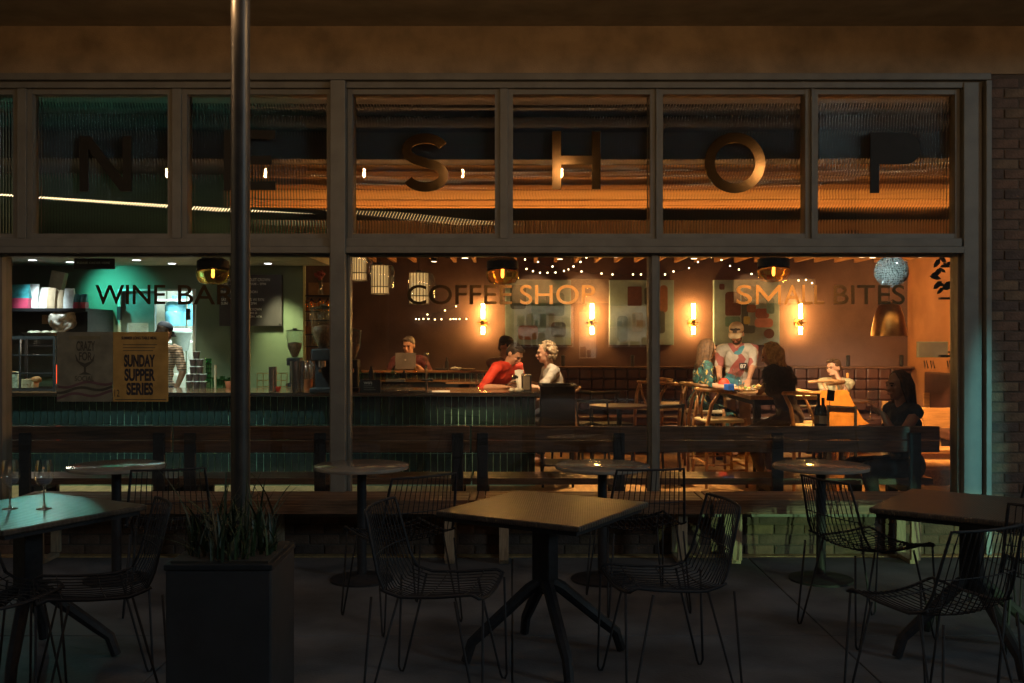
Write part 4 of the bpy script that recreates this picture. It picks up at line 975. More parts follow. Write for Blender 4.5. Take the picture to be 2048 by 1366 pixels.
# glassware and tools along the counter
def tumbler(px, yb, h, r0, r1, m, lab, cat='tumbler', name='tumbler', grp='glasses and tumblers on the bar'):
    p, D = onbar(px, yb); o = B(); o.lathe([(r0*.9, 0), (r0, .003), (r1, h), (r1*.93, h), (r0*.9, .006)], p, 20, cap=True)
    tag(o.build(name, m, smooth=True), lab, cat, grp)
tumbler(542.5, 784, 50*10.4/F, .026, .027, STEEL, 'tall slim steel canister right of the pole', 'canister', 'steel_canister')
tumbler(548.5, 783, 50*10.4/F, .026, .027, STEEL, 'tall slim steel canister touching its twin', 'canister', 'steel_canister')
tumbler(590, 785, 62*10.4/F, .036, .05, STEEL, 'tall steel cocktail shaker left of the black grinder', 'shaker', 'cocktail_shaker')
tumbler(601, 784, 62*10.4/F, .036, .05, STEEL, 'tall steel cocktail shaker nearest the black grinder', 'shaker', 'cocktail_shaker')
tumbler(556, 783, .05, .02, .03, RED, 'tiny red cup beside the steel canisters', 'cup', 'red_cup')
tumbler(458, 776, .075, .033, .045, mat('terracotta', (.45, .13, .06), .7), 'small terracotta pot against the pole', 'pot', 'flower_pot')
tumbler(947, 776, 34*11/F, .045, .05, CLEAR, 'ribbed water glass left of the red shirted server', 'glass', 'water_glass')
tumbler(958, 776, 34*11/F, .045, .05, CLEAR, 'ribbed water glass nearest the red shirted server', 'glass', 'water_glass')
for k in range(7):
    tumbler(429+5.2*k, 775-(k % 2)*3, .085+.03*(k % 3 == 0), .026, .032, GREENG, 'small green glass, %s, left of the pole' % ['first counted from the cup tower', 'second from the cup tower', 'third from the cup tower', 'middle one', 'third from the terracotta pot', 'second from the terracotta pot', 'nearest to the terracotta pot'][k], 'glass', 'green_glass', 'cluster of small green glasses')
# stacked glass columns
p, D = onbar(417, 776); t = thing('glass_stack', 'column of stacked green tumblers beside the cup tower', 'glasses', p)
for k in range(6):
    b = B(); b.lathe([(.028, 0), (.036, .07), (.034, .07), (.026, .005)], p+Vector((0, 0, k*.052)), 16); b.build('glass', GREENG, t, smooth=True)
p, D = onbar(393, 777); t = thing('cup_tower', 'pyramid of dark takeaway cups with white rims behind the bar', 'paper cups', p)
DK = mat('dark_cup', (.05, .03, .025), .5)
for r_, n in enumerate((3, 3, 2, 2, 1)):
    for k in range(n):
        b = B(); q = p+Vector(((k-(n-1)/2)*.075, .0, r_*.083)); b.lathe([(.030, 0), (.040, .078), (.036, .078)], q, 14); c = b.build('cup', DK, t, smooth=True)
        b = B(); b.lathe([(.041, .074), (.042, .08), (.038, .08)], q, 14, cap=False); b.build('rim', WHITE, c, smooth='all')
p, D = onbar(400, 783); t = thing('clear_tub', 'clear rectangular plastic tub on the bar in front of the cup tower', 'tub', p)
b = B(); b.box(p+Vector((0, 0, .045)), (.17, .12, .09)); b.build('tub', CLEAR, t); b = B(); b.box(p+Vector((0, 0, .093)), (.18, .13, .006)); b.build('rim', CLEAR, t)
p, D = onbar(420, 777); b = B(); b.box(p+Vector((.05, .03, .13)), (.018, .03, .26)); tag(b.build('wooden_paddle', KRAFT), 'thin upright wooden stick beside the green tumblers', 'stick')
p, D = onbar(538, 776); t = thing('brass_rail_rack', 'low brass rail rack along the rear of the bar', 'rack', p)
b = B()
for z in (.0, .07, .15): b.cyl((p.x-.16, p.y+.1, p.z+.01+z), (p.x+.18, p.y+.1, p.z+.01+z), .004, n=6)
for k in range(6): b.cyl((p.x-.16+.068*k, p.y+.1, p.z), (p.x-.16+.068*k, p.y+.1, p.z+.16), .004, n=6)
b.build('rails', BRASS, t)
# grinders
def grinder(px, yb, lab, big):
    p, D = onbar(px, yb); k = 1.0 if not big else 1.35
    t = thing('coffee_grinder', lab, 'coffee grinder', p, 'coffee grinders on the bar')
    b = B(); b.box(p+Vector((0, .05, .02*k)), (.17*k, .22*k, .04*k)).box(p+Vector((0, .09, .17*k)), (.12*k, .12*k, .28*k)).box(p+Vector((0, .04, .29*k)), (.15*k, .2*k, .09*k)); b.build('body', BLACKM, t, bevel=.012)
    b = B(); b.lathe([(.035*k, .335*k), (.085*k, .45*k), (.098*k, .60*k), (.1*k, .64*k), (.092*k, .64*k), (.08*k, .455*k), (.03*k, .34*k)], p+Vector((0, .04, 0)), 24, cap=False); b.build('hopper', CLEAR, t, smooth='all')
    b = B(); b.lathe([(.028*k, .34*k), (.076*k, .45*k), (.08*k, .50*k), (.0, .52*k)], p+Vector((0, .04, 0)), 20); b.build('coffee_beans', mat('coffee_beans', (.12, .065, .03), .5, var=.5, scale=60, bump=.6), t, smooth='all')
    b = B(); b.lathe([(.1*k, .64*k), (.11*k, .645*k), (.03*k, .66*k), (.02*k, .675*k)], p+Vector((0, .04, 0)), 24); b.build('lid', mat('smoky_lid', (.08, .10, .10), .25), t, smooth=True)
    b = B(); b.cyl(p+Vector((0, -.02, .2*k)), p+Vector((0, -.11*k, .17*k)), .013*k, n=8).cyl(p+Vector((0, -.01, .2*k)), p+Vector((0, -.01, .26*k)), .03*k, n=12); b.build('portafilter', STEEL, t, smooth=True)
grinder(588, 774, 'smaller coffee grinder with clear hopper against the green wall', False)
grinder(645, 786, 'big black coffee grinder left of the thick window post', True)
grinder(703, 783, 'slim coffee grinder just right of the thick window post', False)
p, D = onbar(617, 781); t = thing('utensil_crock', 'copper crock holding bar spoons and tongs', 'utensil holder', p)
b = B(); b.lathe([(.045, 0), (.05, .12), (.046, .12), (.04, .01)], p, 18); b.build('crock', mat('copper', (.62, .30, .16), .3, 1.0), t, smooth=True)
for k in range(6): b = B(); a = k*1.05; b.tube([p+Vector((.02*math.cos(a), .02*math.sin(a), .01)), p+Vector((.055*math.cos(a), .055*math.sin(a), .26+.02*(k % 3)))], .004, 6).ball(p+Vector((.055*math.cos(a), .055*math.sin(a), .27+.02*(k % 3))), (.012, .006, .02), 1); b.build('spoon', STEEL, t, smooth='all')
# glass shelf niche with flowers
t = thing('glassware_shelf', 'scalloped back bar shelf stacked with glassware by the window post', 'shelf', (fx(640, 12.8), 12.85, 1.1))
X0, X1 = fx(609, 12.8), fx(672, 12.8)
b = B(); b.bx(X0, X1+.1, 13.05, 13.1, .9, 2.25); b.build('back_panel', mat('shelf_back_warm', (.30, .17, .085), .6), t)
for yb in (591, 622, 640, 668, 692):
    z = fz(yb, 12.8); b = B(); b.bx(X0, X1+.1, 12.7, 13.04, z-.014, z); b.build('shelf', BLACKM, t)
for k in range(4):
    b = B(); c = X0+.06+.105*k; ribbon([(c+.05*math.cos(R(a)), fz(593, 12.8)-.03-.05*math.sin(R(a))) for a in range(0, 181, 20)], .012, 12.69, 12.699).build('scallop', BLACKM, t)
for row, (yb, h, m) in enumerate(((622, .14, AMBER), (640, .09, CLEAR), (668, .10, AMBER), (691, .13, CLEAR))):
    for k in range(8):
        b = B(); x = X0+.03+.052*k; b.lathe([(.018, 0), (.022, h), (.02, h), (.016, .005)], (x, 12.76+.05*(k % 2), fz(yb, 12.8)+.001), 10); b.build('shelf_glass', m, t, smooth=True)
p = Vector((fx(641, 12.8), 12.82, fz(591, 12.8))); t = thing('flower_vase', 'glass vase of dark red flowers on top of the glassware shelf', 'vase of flowers', p)
b = B(); b.lathe([(.03, 0), (.04, .05), (.022, .11), (.03, .14)], p, 16, cap=False); b.build('vase', CLEAR, t, smooth='all')
rr = random.Random(3)
for k in range(12):
    a = rr.uniform(0, 6.28); e = p+Vector((.09*math.cos(a)*rr.random(), .06*math.sin(a), .22+.09*rr.random()))
    b = B(); b.tube([p+Vector((0, 0, .03)), p.lerp(e, .5)+Vector((0, 0, .03)), e], .0025, 5); s = b.build('stem', LEAF[1], t)
    b = B(); b.ball(e, rr.uniform(.018, .032), 2)
    for v in b.bm.verts: v.co += noise.noise_vector(v.co*60)*.008
    b.build('flower', mat('dark_red_petal', (.22, .03, .035), .6, var=.4), s)
# middle part of the bar
p, D = onbar(742, 786); t = thing('wifi_sign', 'small black chalk sign reading WIFI on the bar', 'sign', p)
b = B(); b.bx(p.x-.115, p.x+.095, p.y, p.y+.02, p.z, p.z+.135); b.build('board', BLACKM, t, bevel=.002)
textmesh('WIFI', p.x-.075, p.x+.01, p.z+.088, p.z+.115, p.y-.001, CH, t, 'lettering', bold=.02); 
for k in range(3): b = B(); b.bx(p.x-.075, p.x+.05-.02*k, p.y-.0015, p.y, p.z+.03+.02*k, p.z+.034+.02*k); b.build('text_line', mat('chalk_grey', (.25, .26, .25), .8), t)
tumbler(757, 785, .11, .03, .03, mat('grey_card', (.25, .22, .18), .6), 'short grey cup right of the chalk sign', 'cup', 'grey_cup')
p, D = onbar(793, 784); t = thing('glass_rack', 'tray heaped with upturned glassware on the bar', 'glass tray', p)
b = B(); b.box(p+Vector((0, .05, .012)), (.32, .22, .024)); b.build('tray', STEEL, t, bevel=.004)
for k in range(14):
    q = p+Vector((-.13+.044*(k % 7), .0+.1*(k//7), .026)); b = B(); b.lathe([(.023, 0), (.02, .045), (.004, .05), (.004, .07)], q, 12); b.build('upturned_glass', CLEAR, t, smooth=True)
b = B(); b.box(p+Vector((-.02, .10, .115)), (.2, .08, .03)); b.build('napkin_pile', CREAM, t, bevel=.006)
p, D = onbar(853, 785); t = thing('water_tap', 'slim polished water tap rising from the bar', 'tap', p)
b = B(); b.tube([p, p+Vector((0, 0, .24)), p+Vector((0, -.02, .27)), p+Vector((0, -.07, .275)), p+Vector((0, -.09, .25))], .011, 10).cyl(p, p+Vector((0, 0, .02)), .024, n=14); b.build('spout', STEEL, t, smooth=True)
b = B(); b.cyl(p+Vector((-.05, 0, .13)), p+Vector((.05, 0, .13)), .012, n=10).ball(p+Vector((.055, 0, .13)), .018, 2); b.build('handle', BLACKM, t, smooth=True)
for k, (px, yb, w) in enumerate(((880, 784, .2), (840, 784.5, .24))):
    p, D = onbar(px, yb); b = B(); b.box(p+Vector((0, .04, .004+.004*k)), (w, .14, .008+.006*k), rz=.1); tag(b.build('bar_menu', PAPER if k == 0 else mat('bar_mat', (.05, .05, .05), .8)), ['white menu sheet lying on the bar', 'dark rubber bar mat by the water tap'][k], ['menu', 'bar mat'][k])
p, D = onbar(1053, 785); t = thing('napkin_dispenser', 'upright steel napkin dispenser at the bar end', 'napkin holder', p)
b = B(); b.box(p+Vector((0, .05, .095)), (.105, .12, .19)); b.build('case', STEEL, t, bevel=.01); b = B(); b.box(p+Vector((0, -.012, .10)), (.07, .004, .14)); b.build('front_opening', mat('napkin_front', (.30, .24, .17), .6), t)
p, D = onbar(1039, 778); b = B(); 
for k in range(4): b.box(p+Vector((-.01+.006*k, .02+.01*k, .11)), (.06, .005, .2), rot=Matrix.Rotation(R(-8+4*k), 3, 'Y'))
tag(b.build('paper_menu', PAPER), 'upright pale paper menus beside the napkin dispenser', 'menu')
p, D = onbar(1030, 784); t = thing('sugar_shaker', 'glass sugar shaker with a metal top at the bar end', 'sugar shaker', p)
b = B(); b.lathe([(.04, 0), (.042, .02), (.03, .12), (.034, .14)], p, 18); b.build('jar', CLEAR, t, smooth=True); b = B(); b.lathe([(.036, .14), (.036, .16), (.012, .175)], p, 18); b.build('top', STEEL, t, smooth=True)
for k, px in enumerate((1023, 1033, 1041)):
    p, D = onbar(px, 785.3); b = B(); b.ball(p+Vector((0, 0, .025)), (.032, .026, .026), 2)
    for v in b.bm.verts: v.co += noise.noise_vector(v.co*40)*.006
    tag(b.build('wrapped_cookie', CREAM, smooth='all'), ['pale bread roll on the bar tray, the one nearest the server', 'pale bread roll in the middle of three on the bar tray', 'pale bread roll nearest the napkin dispenser'][k], 'roll', 'rolls on the bar tray')
p, D = onbar(1045, 785.6); b = B(); b.box(p+Vector((0, .05, .002)), (.30, .16, .004)); tag(b.build('bar_tray', STEEL, bevel=.001), 'flat steel tray under the napkin dispenser', 'tray')
# things on the back bar
t = thing('laptop', 'open grey laptop in front of the seated man', 'laptop', (fx(811, 13.1), 13.05, 1.107))
x0, x1 = fx(791, 13.05), fx(832, 13.05); h = 1.107
b = B(); b.box(((x0+x1)/2, 13.02, h+.115), (x1-x0, .008, .215), rot=Matrix.Rotation(R(-8), 3, 'X')); b.build('screen_lid', mat('laptop_grey', (.17, .15, .135), .4, .3), t, bevel=.003)
b = B(); b.box(((x0+x1)/2, 13.13, h+.008), (x1-x0, .2, .014)); b.build('keyboard_base', MATS['laptop_grey'], t, bevel=.003)
b = B(); b.cyl(((x0+x1)/2, 13.002, h+.13), ((x0+x1)/2, 13.006, h+.13), .011, n=12); b.build('round_badge', mat('badge_pale', (.6, .57, .5), .4), t)
dup(wg, (fx(853, 13.0), 12.98, 1.107), 0, 'glass of red wine beside the laptop'); 
for px, w, hh, m, l, n, c in ((884, .17, .022, BLACKM, 'dark folded tray on the back bar', 'small_tray', 'tray'), (884, .06, .05, CLEAR, 'small glass candle on the dark tray', 'candle_glass', 'candle'), (912, .14, .03, PAPER, 'crumpled white napkin on the back bar', 'napkin', 'napkin'), (935, .2, .02, KRAFT, 'brown plate on the back bar', 'plate', 'plate'), (892, .05, .16, BLACKM, 'short dark bottle at the rear of the back bar', 'bottle', 'bottle')):
    b = B(); z0 = 1.107 + (.023 if n == 'candle_glass' else 0); yy = 13.0 if n != 'bottle' else 13.17; r = w/2
    if n in ('small_tray',): b.box((fx(px, 13), yy, z0+hh/2), (w, .12, hh))
    elif n == 'napkin':
        b.ball((fx(px, 13), yy, z0+.015), (r, .05, .025), 3)
        for v in b.bm.verts: v.co += noise.noise_vector(v.co*30)*.018; v.co.z = max(v.co.z, z0)
    elif n == 'bottle': b.lathe([(r, 0), (r, hh*.6), (r*.4, hh*.8), (r*.4, hh)], (fx(px, 13), yy, z0), 14)
    else: b.lathe([(r*.8, 0), (r, hh), (r*.9, hh)], (fx(px, 13), yy, z0), 20)
    tag(b.build(n, m, smooth=True), l, c)
for k in range(6):
    p = Vector((fx(720+22*k, 12.4), 12.42, 1.012)); hgt = [.12, .16, .1, .14, .11, .15][k]
    b = B(); b.lathe([(.035, 0), (.035, hgt*.6), (.014, hgt*.8), (.014, hgt)], p, 14)
    tag(b.build('bottle', [GREENG, BLACKM, AMBER][k % 3], smooth=True), ['squat green bottle on the service worktop, furthest left', 'black bottle on the service worktop behind the chalk sign', 'amber bottle on the service worktop behind the glass tray', 'green bottle on the service worktop left of the tap', 'black bottle on the service worktop behind the water tap', 'amber bottle on the service worktop right of the tap'][k], 'bottle', 'bottles on the service worktop')
# bus cart at the end of the counter
D = 10.15; X0, X1, zt2 = fx(1082, D), fx(1150, D), fz(772, D)
t = thing('bus_cart', 'black bus tub cart at the right end of the bar', 'cart', ((X0+X1)/2, D+.2, 0))
b = B(); b.bx(X0, X1, D, D+.02, zt2-.42, zt2).bx(X0, X1, D+.45, D+.47, zt2-.42, zt2).bx(X0, X0+.02, D+.02, D+.45, zt2-.42, zt2).bx(X1-.02, X1, D+.02, D+.45, zt2-.42, zt2).bx(X0, X1, D, D+.47, zt2-.44, zt2-.42); b.build('tub', BLACKM, t)
b = B(); b.tube([(X0-.015, D-.015, zt2), (X1+.015, D-.015, zt2), (X1+.015, D+.485, zt2), (X0-.015, D+.485, zt2)], .012, 6, closed=True); b.build('rim', mat('rim_grey', (.10, .10, .10), .25), t)
for X in (X0+.02, X1-.02):
    for Y in (D+.03, D+.44): b = B(); b.cyl((X, Y, .06), (X, Y, zt2-.44), .013, n=8); b.build('leg', BLACKM, t)
b = B(); b.bx(X0, X1, D, D+.47, .22, .24); b.build('lower_shelf', BLACKM, t)
for X in (X0+.02, X1-.02): b = B(); b.cyl((X-.012, D+.03, .03), (X+.012, D+.03, .03), .03, n=12); b.build('wheel', BLACKM, t)
# ================================================================ DINING ROOM FURNITURE
# banquette along the back and right walls
t = thing('banquette', 'long maroon quilted banquette along the back wall', 'banquette', (3.0, 13.7, 0))
D = 13.72; zt3 = fz(737, D)
XA, XB = .6, 5.54
w = .165; n = int((XB-XA)/w)
for r_ in range(4):
    for k in range(n):
        x = XA+k*w; z = .52+r_*(zt3-.52)/4; hh = (zt3-.52)/4
        bb = B(); bb.bx(x+.003, x+w-.003, D, D+.1, z+.003, z+hh-.003); bb.build('quilted_panel', BANQ, t, bevel=.02)
b = B(); b.bx(XA, XB, D+.1, 13.98, 0, zt3); b.build('back_frame', BANQ, t)
b = B(); b.bx(XA, XB, 13.2, D-.005, .36, .48); b.build('seat_cushion', BANQ, t, bevel=.03)
b = B(); b.bx(XA, XB, 13.25, D-.005, 0, .355); b.build('plinth', BLACKM, t)
b = B(); b.bx(XA, XB, D-.02, 13.985, zt3+.001, zt3+.025); b.build('cap_rail', mat('dark_walnut', (.10, .05, .03), .4), t)
t = thing('banquette', 'maroon banquette on the terracotta side wall', 'banquette', (5.3, 11.0, 0))
b = B(); b.bx(5.42, 5.54, 8.5, 13.1, .45, zt3-.02); b.build('backrest', BANQ, t, bevel=.02)
b = B(); b.bx(4.95, 5.415, 8.5, 13.1, .36, .48); b.build('seat_cushion', BANQ, t, bevel=.03)
b = B(); b.bx(5.0, 5.415, 8.5, 13.1, 0, .355); b.build('plinth', BLACKM, t)

# high table
t = thing('high_table', 'long oak topped high table shared by the diners', 'table', (3.0, 11.5, 0))
TX0, TX1, TY0, TY1, TZ = 2.5, 3.45, 10.45, 12.6, .92
b = B()
for k in range(5):
    x = TX0+k*(TX1-TX0)/5; bb = B(); bb.bx(x+.001, x+(TX1-TX0)/5-.001, TY0, TY1, TZ-.04, TZ); bb.build('plank', WOODT, t, bevel=.002)
b.bx(TX0+.06, TX1-.06, TY0+.08, TY1-.08, TZ-.10, TZ-.041); b.build('under_frame', BLACKM, t)
for x in (TX0+.10, TX1-.10):
    for y in (TY0+.12, TY1-.12): b = B(); b.bx(x-.035, x+.035, y-.035, y+.035, 0, TZ-.101); b.build('leg', BLACKM, t)
b = B(); b.bx(TX0+.14, TX1-.14, TY0+.105, TY0+.135, .22, .26); b.build('foot_rail', BLACKM, t)

# woven seat high chairs
def high_chair():
    t = thing('high_chair', 'x', 'chair', (0, 0, 0), 'honey wood high chairs with woven seats')
    h = .68
    b = B(); b.box((0, 0, h), (.44, .42, .035))
    b.build('seat', CORD, t, bevel=.015)
    for sx in (-1, 1):
        b = B(); b.tube([(sx*.22, -.21, 0), (sx*.21, -.20, h-.02), (sx*.215, -.19, h+.03)], [.016, .02, .016], 8); b.build('leg', WOODC, t, smooth='all')
        b = B(); b.tube([(sx*.22, .22, 0), (sx*.21, .21, h-.05), (sx*.23, .17, h+.17), (sx*.265, .10, h+.29)], [.016, .021, .02, .018], 8); b.build('leg', WOODC, t, smooth='all')
        for z in (.18, .42): b = B(); b.cyl((sx*.217, -.2, z), (sx*.217, .21, z), .011, n=8); b.build('stretcher', WOODC, t, smooth=True)
    for y, z in ((-.205, .22), (.213, .26)): b = B(); b.cyl((-.215, y, z), (.215, y, z), .012, n=8); b.build('stretcher', WOODC, t, smooth=True)
    pts = [(.29*math.cos(R(a)), -.02+.26*math.sin(R(a)), h+.30+.02*math.sin(R(a))) for a in range(-12, 193, 12)]
    b = B(); b.tube(pts, [.016]+[.02]*(len(pts)-2)+[.016], 8); b.build('bow_rail', WOODC, t, smooth='all')
    b = B(); b.tube([(0, .19, h+.01), (-.05, .215, h+.15), (-.12, .20, h+.31)], .012, 6).tube([(0, .19, h+.01), (.05, .215, h+.15), (.12, .20, h+.31)], .012, 6); b.build('splat', WOODC, t, smooth='all')
    return t
hc = high_chair()
place(hc, (2.16, 10.35, 0), R(98)); hc['label'] = 'empty honey wood high chair at the near left corner of the high table'
for x, y, rz, l in ((2.20, 11.55, 95, 'high chair in which the woman in green sits'), (1.78, 12.0, 120, 'honey wood high chair furthest left, beside the window mullion'), (1.98, 12.75, 80, 'honey wood high chair behind the woman in green'), (2.92, 9.85, 185, 'high chair under the woman in the fur vest'), (3.78, 12.1, -85, 'high chair at the far right corner of the high table')):
    dup(hc, (x, y, 0), R(rz), l)
# on the table
def plate(px, py, z, D, r, food, lab):
    p = Vector((fx(px, D), D, z)); t = thing('plate_of_food', lab, 'plate', p, 'plates on the high table')
    b = B(); b.lathe([(r*.6, 0), (r*.95, .012), (r, .018), (r*.93, .018), (r*.6, .008)], p, 28); b.build('plate', CREAM, t, smooth=True)
    rr = random.Random(int(px))
    for k in range(14):
        a = rr.uniform(0, 6.28); q = rr.uniform(0, r*.7)
        b = B(); b.ball(p+Vector((q*math.cos(a), q*math.sin(a), .022+rr.random()*.02)), (rr.uniform(.014, .035), rr.uniform(.014, .03), rr.uniform(.010, .02)), 1); b.build('morsel', rr.choice(food), t, smooth='all')
FD = [BREAD, CREAM, mat('salad_green', (.16, .26, .05), .5), mat('cheese', (.72, .50, .16), .5)]
plate(1482, 0, .921, 11.45, .17, FD, 'plate of food nearest the woman in green'); plate(1522, 0, .921, 11.8, .16, FD, 'plate of food under the standing man\'s hand'); plate(1455, 0, .921, 12.1, .13, FD, 'small plate of food at the far left of the table'); plate(1552, 0, .921, 11.3, .12, FD, 'small plate of food nearest the fur vest')
for px, D, l in ((1478, 11.1, 'wine glass on the high table left of the standing man\'s hand'), (1532, 11.15, 'wine glass on the high table by the fur vest woman'), (1470, 12.2, 'wine glass on the high table close to the standing man')):
    dup(wg, (fx(px, D), D, .921), 0, l)
b = B(); p = Vector((fx(1448, 11.7), 11.7, .921)); b.lathe([(.05, 0), (.07, .05), (.06, .10), (.03, .13), (.0, .13)], p, 20); tag(b.build('red_teapot', RED, smooth=True), 'round red pot in the hands of the woman in green', 'pot')
b = B(); b.box(Vector((fx(1458, 11.2), 11.2, .921+.045)), (.09, .08, .09), rz=.4); tag(b.build('blue_tin', mat('blue_tin', (.02, .10, .42), .4), bevel=.008), 'small bright blue box on the high table', 'box')
# dark cafe tables and chairs in the shade
def cafe_chair():
    t = thing('cafe_chair', 'x', 'chair', (0, 0, 0), 'dark cafe chairs in the dim middle of the room')
    b = B(); b.box((0, 0, .45), (.42, .40, .04)); b.build('seat', BLACKM, t, bevel=.012)
    for sx in (-1, 1):
        for y in (-.17, .17): b = B(); b.cyl((sx*.17, y, .43), (sx*.2, y*1.15, 0), .014, n=8); b.build('leg', BLACKM, t, smooth=True)
        b = B(); b.cyl((sx*.185, .18, .46), (sx*.19, .25, .85), .012, n=8); b.build('back_post', BLACKM, t, smooth=True)
    pts = [(.21*math.sin(R(a)), .25+.0-.05*(1-math.cos(R(a))), .83) for a in range(-80, 81, 10)]
    b = B(); b.tube(pts, .02, 8); b.build('back_rail', BLACKM, t, smooth='all'); return t
cc = cafe_chair(); place(cc, (1.0, 11.2, 0), R(150)); cc['label'] = 'dark cafe chair just right of the bus cart'
for x, y, rz, l in ((1.5, 10.4, 200, 'dark cafe chair nearest the window mullion'), (1.25, 12.4, 20, 'dark cafe chair in front of the quilted banquette'), (.75, 12.5, -20, 'dark cafe chair behind the curly haired woman')): dup(cc, (x, y, 0), R(rz), l)
def cafe_table(x, y, lab):
    t = thing('cafe_table', lab, 'table', (x, y, 0), 'small dark cafe tables inside')
    b = B(); b.lathe([(.34, .72), (.35, .735), (.35, .745)], (x, y, 0), 32); b.build('tabletop', mat('dark_walnut', (.10, .05, .03), .4), t, smooth=True)
    b = B(); b.cyl((x, y, .02), (x, y, .72), .03, n=12).lathe([(.2, 0), (.2, .015), (.03, .03)], (x, y, 0), 24); b.build('pedestal', BLACKM, t, smooth=True)
cafe_table(1.25, 11.6, 'dark cafe table in the dim middle of the room'); cafe_table(fx(1680, 12.6), 12.55, 'small cafe table of the man resting his chin')
p = Vector((fx(1700, 12.5), 12.45, .746))
for px, D, l in ((1672, 12.5, 'wine glass nearest the chin resting man'), (1685, 12.4, 'wine glass between the chin resting man and the carafe')): dup(wg, (fx(px, D), D, .746), 0, l)
t = thing('carafe', 'slim carafe with an orange stopper beside the chin resting man', 'carafe', (fx(1695, 12.6), 12.6, .746))
b = B(); b.lathe([(.045, 0), (.05, .06), (.02, .2), (.016, .28)], (fx(1695, 12.6), 12.6, .746), 16); b.build('body', CLEAR, t, smooth=True); b = B(); b.lathe([(.014, .27), (.018, .33), (.0, .34)], (fx(1695, 12.6), 12.6, .746), 10); b.build('stopper', LEATH, t, smooth=True)
b = B(); b.lathe([(.035, 0), (.04, .11), (.037, .11), (.03, .01)], (fx(1692, 12.35), 12.35, .746), 16); tag(b.build('juice_glass', mat('orange_juice', (.72, .36, .05), .3), smooth=True), 'glass of orange juice beside the carafe', 'glass')
# leather sling chair seen from behind
D = 9.6; t = thing('sling_chair', 'tall tan leather sling chair seen from behind, between the two women', 'chair', (fx(1680, D), D, 0))
top, bot = fz(780, D), fz(862, D)
b = B()
poly = [(1642, 781), (1694, 780), (1700, 792), (1708, 808), (1716, 822), (1726, 838), (1742, 850), (1742, 862), (1632, 862), (1634, 835), (1638, 808)]
b.prism([(fx(a, D), fz(c, D)) for a, c in poly], D, D+.012); b.build('leather_back', LEATH, t)
b = B(); b.bar((fx(1652, D), D-.012, fz(812, D)), (fx(1711, D), D-.012, fz(815, D)), .018, .018); b.build('cross_bar', BLACKM, t)
for a in (1655, 1710):
    b = B(); b.bx(fx(a, D)-.012, fx(a, D)+.012, D-.022, D-.001, 0, fz(812, D)); b.build('leg', BLACKM, t)
    b = B(); b.bx(fx(a, D)-.012, fx(a, D)+.012, D+.42, D+.44, 0, .62); b.build('leg', BLACKM, t)
b = B(); b.bx(fx(1650, D), fx(1715, D), D+.013, D+.45, .60, .63); b.build('seat', LEATH, t, bevel=.01)
# wine stand between the women
DB = 8.95; x = fx(1640, DB)
t = thing('drinks_stand', 'small dark drinks stand behind the long bench', 'table', (x, DB, 0))
b = B(); b.lathe([(.2, .70), (.21, .715)], (x, DB, 0), 28); b.build('tabletop', BLACKM, t, smooth=True); b = B(); b.cyl((x, DB, .015), (x, DB, .70), .02, n=10).lathe([(.15, 0), (.15, .012), (.02, .02)], (x, DB, 0), 20); b.build('pedestal', BLACKM, t, smooth=True)
BOT = mat('dark_bottle', (.012, .02, .012), .1, spec=.7)
for k, (px, hh) in enumerate(((1637, .31), (1646, .28))):
    x = fx(px, DB-.03*k); t = thing('wine_bottle', ['dark wine bottle standing taller by the fur vest woman', 'shorter dark wine bottle with pale label by the sling chair'][k], 'wine bottle', (x, DB, .716), 'wine bottles on the drinks stand')
    b = B(); b.lathe([(.036, 0), (.037, .16), (.03, .19), (.014, .22), (.014, hh)], (x, DB-.03*k, .716), 18); b.build('bottle', BOT, t, smooth=True)
    b = B(); b.lathe([(.0378, .05), (.0378, .12)], (x, DB-.03*k, .716), 18, cap=False); b.build('paper_label', KRAFT if k == 0 else PAPER, t, smooth='all')
dup(wg, (fx(1627, 9.0), 9.02, .716), 0, 'wine glass beside the dark wine bottles'); 
x = fx(1664, 9.0); t = thing('table_sign', 'small black card sign on a thin stand near the sling chair', 'sign', (x, 9.05, .716))
b = B(); b.box((x+.004, 9.05, fz(791, 9.05)), (.068, .008, .098), rot=Matrix.Rotation(R(6), 3, 'Y')); b.build('card', BLACKM, t); b = B(); b.cyl((x-.02, 9.06, .716), (x, 9.06, fz(800, 9.05)), .003, n=6).lathe([(.03, 0), (.03, .005)], (x-.02, 9.06, .716), 12); b.build('stand', BLACKM, t)
# plywood benches, step and monitor at the right
PLY = mat('plywood', (.55, .27, .085), .5, var=.2, scale=4, stretch=(1, 1, 9))
t = thing('plywood_bench', 'tall tan plywood bench end near the right jamb', 'bench', (4.9, 11.6, 0))
D = 11.6
b = B(); b.bx(fx(1846, D), 4.945+.3, D, D+.04, .1, fz(816, D)); b.build('end_panel', PLY, t, bevel=.004)
b = B(); b.bx(fx(1846, D), fx(1846, D)+.04, D+.041, D+1.3, .1, fz(816, D)); b.build('side_panel', PLY, t, bevel=.004)
b = B(); b.bx(fx(1846, D)+.05, 5.3, D+.15, D+1.25, .40, .44); b.build('seat', PLY, t)
b = B(); b.bx(fx(1872, 12.9), 5.35, 12.92, 12.96, .45, fz(786, 12.9)); tag(b.build('plywood_screen', PLY, bevel=.004), 'tan plywood screen standing behind the plywood bench end', 'screen')
t = thing('wooden_step', 'low step of golden wooden planks by the right jamb', 'step', (4.5, 10.4, 0))
